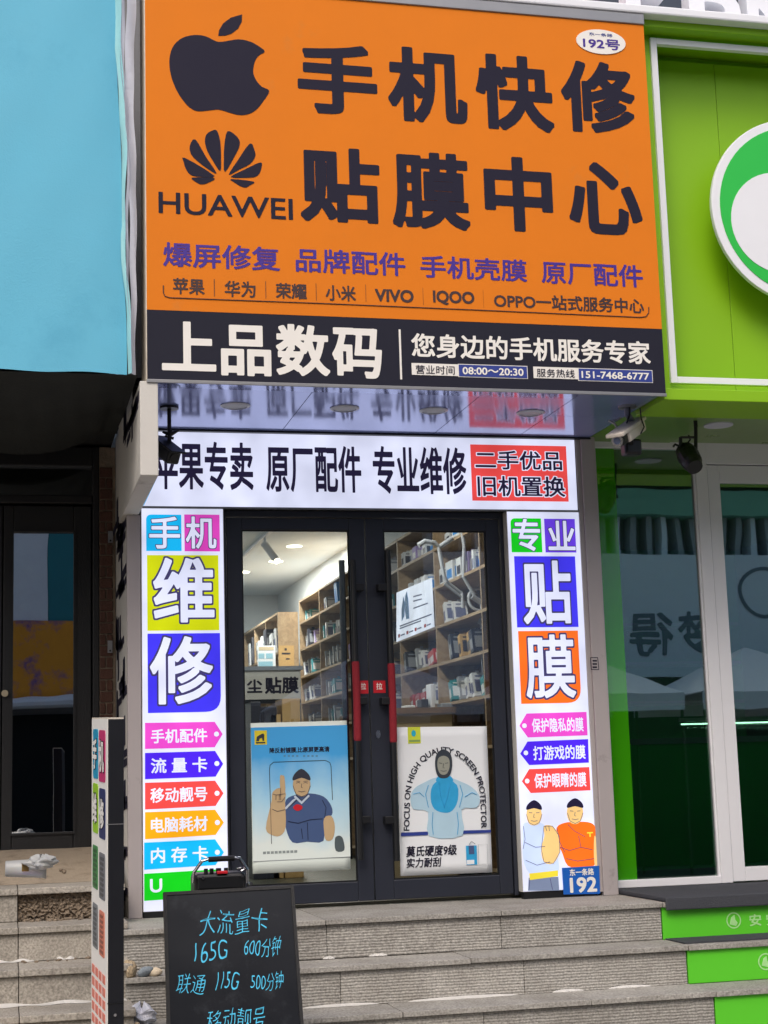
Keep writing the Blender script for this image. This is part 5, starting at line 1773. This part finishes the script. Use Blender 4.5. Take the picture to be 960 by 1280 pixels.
for bd, a, b, sk in (('大流量卡', (360, 398), (702, 500), .03), ('165G', (335, 550), (500, 640), .04), ('600分钟', (585, 530), (770, 618), .06), ('联通', (243, 718), (388, 806), .05), ('115G', (440, 705), (555, 785), .05), ('500分钟', (615, 705), (780, 785), .06), ('移动靓号', (395, 890), (690, 985), .05)):
    ph = rn.uniform(0, 6)
    pc = bpl.px(*k17(a[0], (a[1] + b[1]) / 2))[1]

    def wob(p, ph=ph, pc=pc):
        return (p[0] + .003 * math.sin(p[1] * 60 + ph) + .002 * math.sin(p[0] * 50 + ph) + .10 * (p[1] - pc), p[1] + .005 * math.sin(p[0] * 40 + ph) + .002 * math.sin(p[0] * 100 + p[1] * 40 + ph) + .05 * math.sin(p[0] * 5) * 0)
    letters(bd, bpl, k17(*a), k17(*b), M_CHALK, bo, -.011, .002, name='chalk_writing', skew=sk, warp=wob)

spk = thing('portable_speaker', 'black portable trolley speaker with silver handle behind the chalkboard', 'speaker', (.22, -1.12, -.408))
k18 = crop(225, 1060, 9.143)
VY = -1.15
V = lambda x, y, yy=VY: np.array(onY(yy, *k18(x, y)))
xa_, xb_ = V(160, 380)[0], V(775, 380)[0]
zt = V(400, 290)[2]
MB().box(xa_ + .005, xb_ - .005, VY + .01, VY + .2, -.4, zt).build('cabinet', M_BLACKPL, spk, .02)
box('top_panel', (xa_ + .02, xb_ - .02, VY - .005, VY + .009, zt - .07, zt - .012), M_BLACKMETAL, spk, .004)
hw = [V(150, 400), V(158, 280), V(250, 150), V(320, 128)]
hw2 = [V(620, 110), V(680, 115), V(770, 250), V(770, 400)]
MB().tube([tuple(p) for p in hw + hw2], .008, 10).build('handle', M_CHROME, spk)
MB().tube([tuple(V(325, 132)), tuple(V(480, 122)), tuple(V(622, 116))], .013, 10).build('handle_grip', M_BLACKPL, spk)
for k, x in enumerate((305, 370, 450, 535)):
    p = V(x, 250)
    MB().tube([(p[0], VY + .03, zt), (p[0], VY + .03, zt + .022)], .01 if k != 2 else .013, 10).build('knob', M_BLACKPL, spk)
p = V(485, 268)
box('red_button', (p[0] - .025, p[0] + .025, VY - .002, VY + .03, zt - .004, zt + .01), M_REDST, spk, .003)
for x, y in ((262, 340), (705, 316), (808, 408)):
    p = V(x, y)
    MB().tube([(p[0], VY - .004, p[2]), (p[0], VY - .012, p[2])], .008, 10).build('screw', M_CHROME, spk)
MB().tube([tuple(V(650, 235)), tuple(V(700, 225)), tuple(V(735, 238)), tuple(V(700, 262))], .004, 6).build('wire_clip', M_CHROME, spk)
grl = MB()
for k in range(12):
    z = -.38 + k * .035
    grl.box(xa_ + .03, xb_ - .03, VY + .004, VY + .0095, z, z + .012)
grl.build('grille', M_BLACKMETAL, spk)

# slim standing sign seen almost edge-on
dd = np.array([-0.08312846, 0.99556047, 0.04414768])
ndr = np.array(onY(-2.2, 134.5, 899))
upv = np.array([0.0, -.044, 1.0]); upv /= np.linalg.norm(upv)
Ht = ndr[2] + .79
sg = thing('standing_sign', 'slim black edged standing sign with coloured panels on its white face', 'sign', (ndr[0], -2.0, -.79))
wdt = .45
thk = onY(-2.2, 155, 899)[0] - ndr[0]
rgt = np.array([1.0, .083, 0])
foot = ndr - upv * Ht
cen = foot + upv * Ht / 2 + dd * wdt / 2 + rgt * thk / 2
MB().obox(cen + rgt * .0015, dd * (wdt / 2), rgt * (thk / 2 - .0015), upv * (Ht / 2)).build('sign_body', pbr('navy_black_profile', c(15, 17, 25), .45, var=.1), sg, .003)
MB().obox(foot + upv * (Ht + .003) + dd * wdt / 2 + rgt * thk / 2, dd * wdt / 2, rgt * thk / 2, upv * .003).build('top_trim', M_EDGE, sg)
fpl = Plane(ndr + dd * wdt, -dd, upv)
MB().slab(fpl, [(0, -Ht + .01), (wdt, -Ht + .01), (wdt, 0), (0, 0)], -.002, .001).build('white_face', M_WHITEV, sg)
k19 = crop(100, 880, 3.2)


def fpx(x, y):
    return fpl.px(*k19(x, y))


blocks = [((55, 100), (74, 300), c(30, 150, 190), '手'), ((78, 104), (103, 315), c(196, 50, 110), '机'), ((54, 315), (74, 520), c(150, 200, 40), '维'), ((79, 335), (103, 545), c(40, 50, 100), '修'),
          ((53, 560), (73, 745), c(60, 130, 70), None), ((79, 590), (102, 790), c(110, 112, 118), None), ((53, 790), (73, 985), c(120, 124, 128), None), ((79, 820), (100, 1020), c(206, 120, 96), None)]
rn = random.Random(8)
for (tl_, br_2, col, ch) in blocks:
    a, b = fpx(*tl_), fpx(*br_2)
    a = (max(a[0], .012), a[1])
    b = (min(b[0], wdt - .008), b[1])
    o = sheet('colour_panel', fpl, rounded([(a[0], b[1]), (b[0], b[1]), (b[0], a[1]), (a[0], a[1])], [.02] * 4, 4), pbr('panel_print', col, .5, var=.08), sg, .003, .002)
    if ch:
        v_, f_ = glyphs(ch, .03)
        v2, f2 = glyphs(ch, .06)
        lo, hi = v_.min(0), v_.max(0)
        pad = .018
        put = lambda vv, d_: [fpl.w((a[0] + pad + (q_[0] - lo[0]) / (hi[0] - lo[0]) * (b[0] - a[0] - 2 * pad), b[1] + .04 + (q_[1] - lo[1]) / (hi[1] - lo[1]) * (a[1] - b[1] - .08)), d_) for q_ in vv]
        MB().add(put(v2, .0045), f2).build('lettering_outline', M_INK, o)
        MB().add(put(v_, .006), f_).build('lettering', M_WHITEV, o)
    else:
        mk = MB()
        for k in range(8):
            z = b[1] + (a[1] - b[1]) * (k + .6) / 9
            mk.slab(fpl, [(a[0] + .03, z), (b[0] - rn.uniform(.02, .08), z), (b[0] - .03, z + .012), (a[0] + .03, z + .012)], .003, .0045)
        mk.build('printed_line', pbr('panel_line_print', tuple(v * .4 for v in col), .5), o)
rl = MB()
for k in range(7):
    z = fpx(54, 1040)[1] - k * .05
    for j in range(4):
        rl.slab(fpl, [(.03 + j * .1, z), (.1 + j * .1, z), (.1 + j * .1, z - .034), (.03 + j * .1, z - .034)], .001, .003)
rl.build('printed_line', pbr('red_line_print', c(214, 120, 104), .5), sg)
pe = ndr + rgt * .03 - dd * .003
jb = foot + upv * (Ht * .72)
MB().obox(ndr - upv * .42 + rgt * thk / 2 - dd * .001, dd * .002, rgt * thk / 2, upv * .0015).build('joint_line', M_GREYMETAL, sg)
MB().tube([ndr - upv * 1.165 + rgt * .03 - dd * .001, ndr - upv * 1.165 + rgt * .03 - dd * .006], .006, 10).build('screw', M_CHROME, sg)
MB().obox(ndr - upv * 1.12 + rgt * thk / 2 - dd * .001, dd * .002, rgt * thk / 2, upv * .0015).build('joint_line', M_BLACKMETAL, sg)

# litter
k20 = crop(0, 1040, 4.571)
def on_landing(px, py):
    z = LZ
    for _ in range(8):
        p = onZ(z, px, py)
        z = LZ + .15 * min(1, max(0, (p[1] - LY - .34) / (.9 - LY - .34)))
    return p


cp = on_landing(*k20(150, 262))
CZ0 = cp[2] - LZ
cup = thing('plastic_cup', 'crushed clear plastic cup lying on the upper left step', 'cup', (cp[0], cp[1], cp[2]))
LZ += CZ0
cpx = cp[1]
MB().tube([(cp[0] - .09, cpx, LZ + .042), (cp[0] - .088, cpx, LZ + .042), (cp[0] + .07, cpx + .01, LZ + .038), (cp[0] + .085, cpx + .01, LZ + .038)], [.03, .034, .042, .046], 20).build('cup_body', M_PLASTIC, cup, smooth=True)
MB().box(cp[0] - .02, cp[0] + .01, cpx - .045, cpx - .042, LZ + .03, LZ + .062).build('cup_label', pbr('brown_label', c(120, 96, 50), .5, var=.5, scale=60), cup)


def bag(fx, ctr, sx, sy, sz, seed):
    rn = random.Random(seed)
    ph = [rn.uniform(0, 6) for _ in range(8)]

    def fn(u, v):
        a = u * 2 * math.pi
        b = v * math.pi * .92
        r = math.sin(b) * (1 + .22 * math.sin(3 * a + ph[0]) + .18 * math.sin(5 * a + 4 * b + ph[1]) + .12 * math.sin(9 * b + ph[2] + 2 * a))
        return (ctr[0] + sx * r * math.cos(a), ctr[1] + sy * r * math.sin(a), ctr[2] + sz * (.5 - .5 * math.cos(b)) * (1 + .15 * math.sin(4 * a + ph[3])))
    return MB().grid(fn, 30, 18)


LZ -= CZ0
bg1 = on_landing(*k20(240, 222))
LZ = bg1[2]
print('cup', cp, 'bag', bg1)
o = bag(None, (bg1[0], bg1[1] + .06, LZ + .002), .06, .05, .06, 2).build('plastic_bag', M_PLASTIC, None)
tag(o, 'crumpled clear plastic bag behind the cup on the upper left step', 'bag')
b2 = onZ(-.38, *k20(800, 1075))
o = bag(None, (b2[0] + .01, -1.15, -.41), .055, .07, .1, 5).build('plastic_bag', pbr('white_film_bag', c(208, 210, 220), .35, var=.15, scale=30), None)
tag(o, 'white crumpled plastic bag beside the standing sign at the steps', 'bag')
for (x, y, s, m, lb, sd2) in ((838, 792, .026, pbr('blue_grey_stone', c(132, 142, 150), .8, var=.2, scale=20, bump=.4), 'blue grey stone lying at the broken end of the steps', 1), (888, 806, .022, pbr('cream_stone', c(222, 206, 180), .8, var=.2, scale=20, bump=.4), 'cream stone lying beside the blue grey one on the steps', 2)):
    p = onY(-.93, *k20(x, y))
    o = MB().lump((p[0], -.93, -.215 + s * .8), (s * 1.5, s * 1.1, s), sd2, 3).build('stone', m, None, smooth=True)
    tag(o, lb, 'stone')

# ================================================================== ACROSS THE STREET (seen in the glass)
OY = -16
ob = thing('opposite_building', 'long pale shop building across the street mirrored in the glass', 'building', (5, OY - 3, -.8))
M_OPW = pbr('pale_panel_wall', c(232, 238, 246), .7, var=.08)
box('wall', (-12, 24, OY - 8, OY - .6, -.9, 8.0), pbr('far_grey_wall', c(120, 124, 128), .8), ob)
box('sign_band', (6, 24, OY - .6, OY - .1, 2.2, 4.3), M_OPW, ob)
box('sign_band', (.9, 6, OY - .6, OY - .15, 2.3, 4.3), pbr('beige_band', c(190, 186, 176), .7), ob)
box('fascia', (6, 24, OY - .6, OY - .05, 4.95, 5.4), pbr('green_fascia', c(120, 176, 150), .6), ob)
box('eave', (.9, 24, OY - .6, OY + .1, 5.6, 6.6), pbr('dark_eave', c(46, 50, 54), .7), ob)
for k in range(60):
    box('louvre', (6.1 + k * .28, 6.2 + k * .28, OY - .6, OY - .3, 4.305, 4.945), M_GREYBOX if k % 3 else M_OPW, ob)
box('dark_recess', (6, 24, OY - .65, OY - .601, 4.3, 4.95), M_DARK, ob)
opl = Plane((0, OY - .1, 0), (-1, 0, 0), (0, 0, 1))
M_OPINK = pbr('faded_sign_ink', c(112, 124, 136), .6)
v_, f_ = glyphs('梦得', .02, 40, 1.25)
lo, hi = v_.min(0), v_.max(0)
MB().add([(11.15 - (p[0] - lo[0]) / (hi[0] - lo[0]) * 1.6, OY - .09, 2.55 + (p[1] - lo[1]) / (hi[1] - lo[1]) * .75) for p in v_], f_).build('lettering', M_OPINK, ob)
vs, fs = ring_uv(12.05, 3.65, .4, .46)
MB().add([(p[0], OY - .09, p[1]) for p in vs], fs).build('printed_emblem', M_OPINK, ob)
box('shop_opening', (.5, 24, OY - .599, OY - .5, -.9, 1.9), M_DARK, ob)
lf = thing('opposite_building', 'white and teal building across the street with an orange banner', 'building', (-2, OY - 3, -.8))
box('wall', (-9, .0, OY - .59, OY - .2, 3.4, 8), pbr('white_clad', c(236, 240, 248), .6), lf)
box('wall', (.004, .85, OY - .59, OY - .22, 3.4, 8), pbr('teal_clad', c(40, 130, 140), .6), lf)
box('banner', (-9, .85, OY - .59, OY - .1, 2.15, 3.39), pbr('orange_banner', c(240, 160, 40), .6, wear=(c(60, 60, 170), 1.6, .5)), lf)
box('shop_opening', (-9, .5, OY - .59, OY - .5, -.9, 1.9), M_DARK, lf)
MB().tube([(-9, OY + .1, 1.95), (3, OY + .1, 2.1)], .09, 10).build('awning_tube', M_WHITEENAMEL, lf)
for k, x in enumerate((4.4, 7.4, 10.4, 13.6)):
    t = thing('market_tent', 'white market tent across the street, number along the row told by the glass', 'tent', (x, OY + 2, -.8), 'white market tents across the street')
    t['label'] = 'white peaked market tent across the street, %s along the row' % ('first', 'second', 'third', 'fourth')[k]
    ys = OY + 2.4
    w2 = 1.35
    MB().add([(x - w2, ys - w2, 1.75), (x + w2, ys - w2, 1.75), (x + w2, ys + w2, 1.75), (x - w2, ys + w2, 1.75), (x, ys, 2.5)], [(0, 1, 4), (1, 2, 4), (2, 3, 4), (3, 0, 4)]).build('tent_roof', M_CLOTH, t, solid=.02)
    MB().box(x - w2, x + w2, ys - w2 - .005, ys - w2 + .005, 1.5, 1.748).box(x - w2, x + w2, ys + w2 - .005, ys + w2 + .005, 1.5, 1.748).build('valance', M_CLOTH, t)
    for a in (-1, 1):
        for b in (-1, 1):
            MB().tube([(x + a * (w2 - .03), ys + b * (w2 - .03), -.92), (x + a * (w2 - .03), ys + b * (w2 - .03), 1.74)], .025, 8).build('leg', M_BLACKMETAL, t)
print('triangles', sum(len(o.data.polygons) for o in S.objects if o.type == 'MESH'), 'objects', len(S.objects))
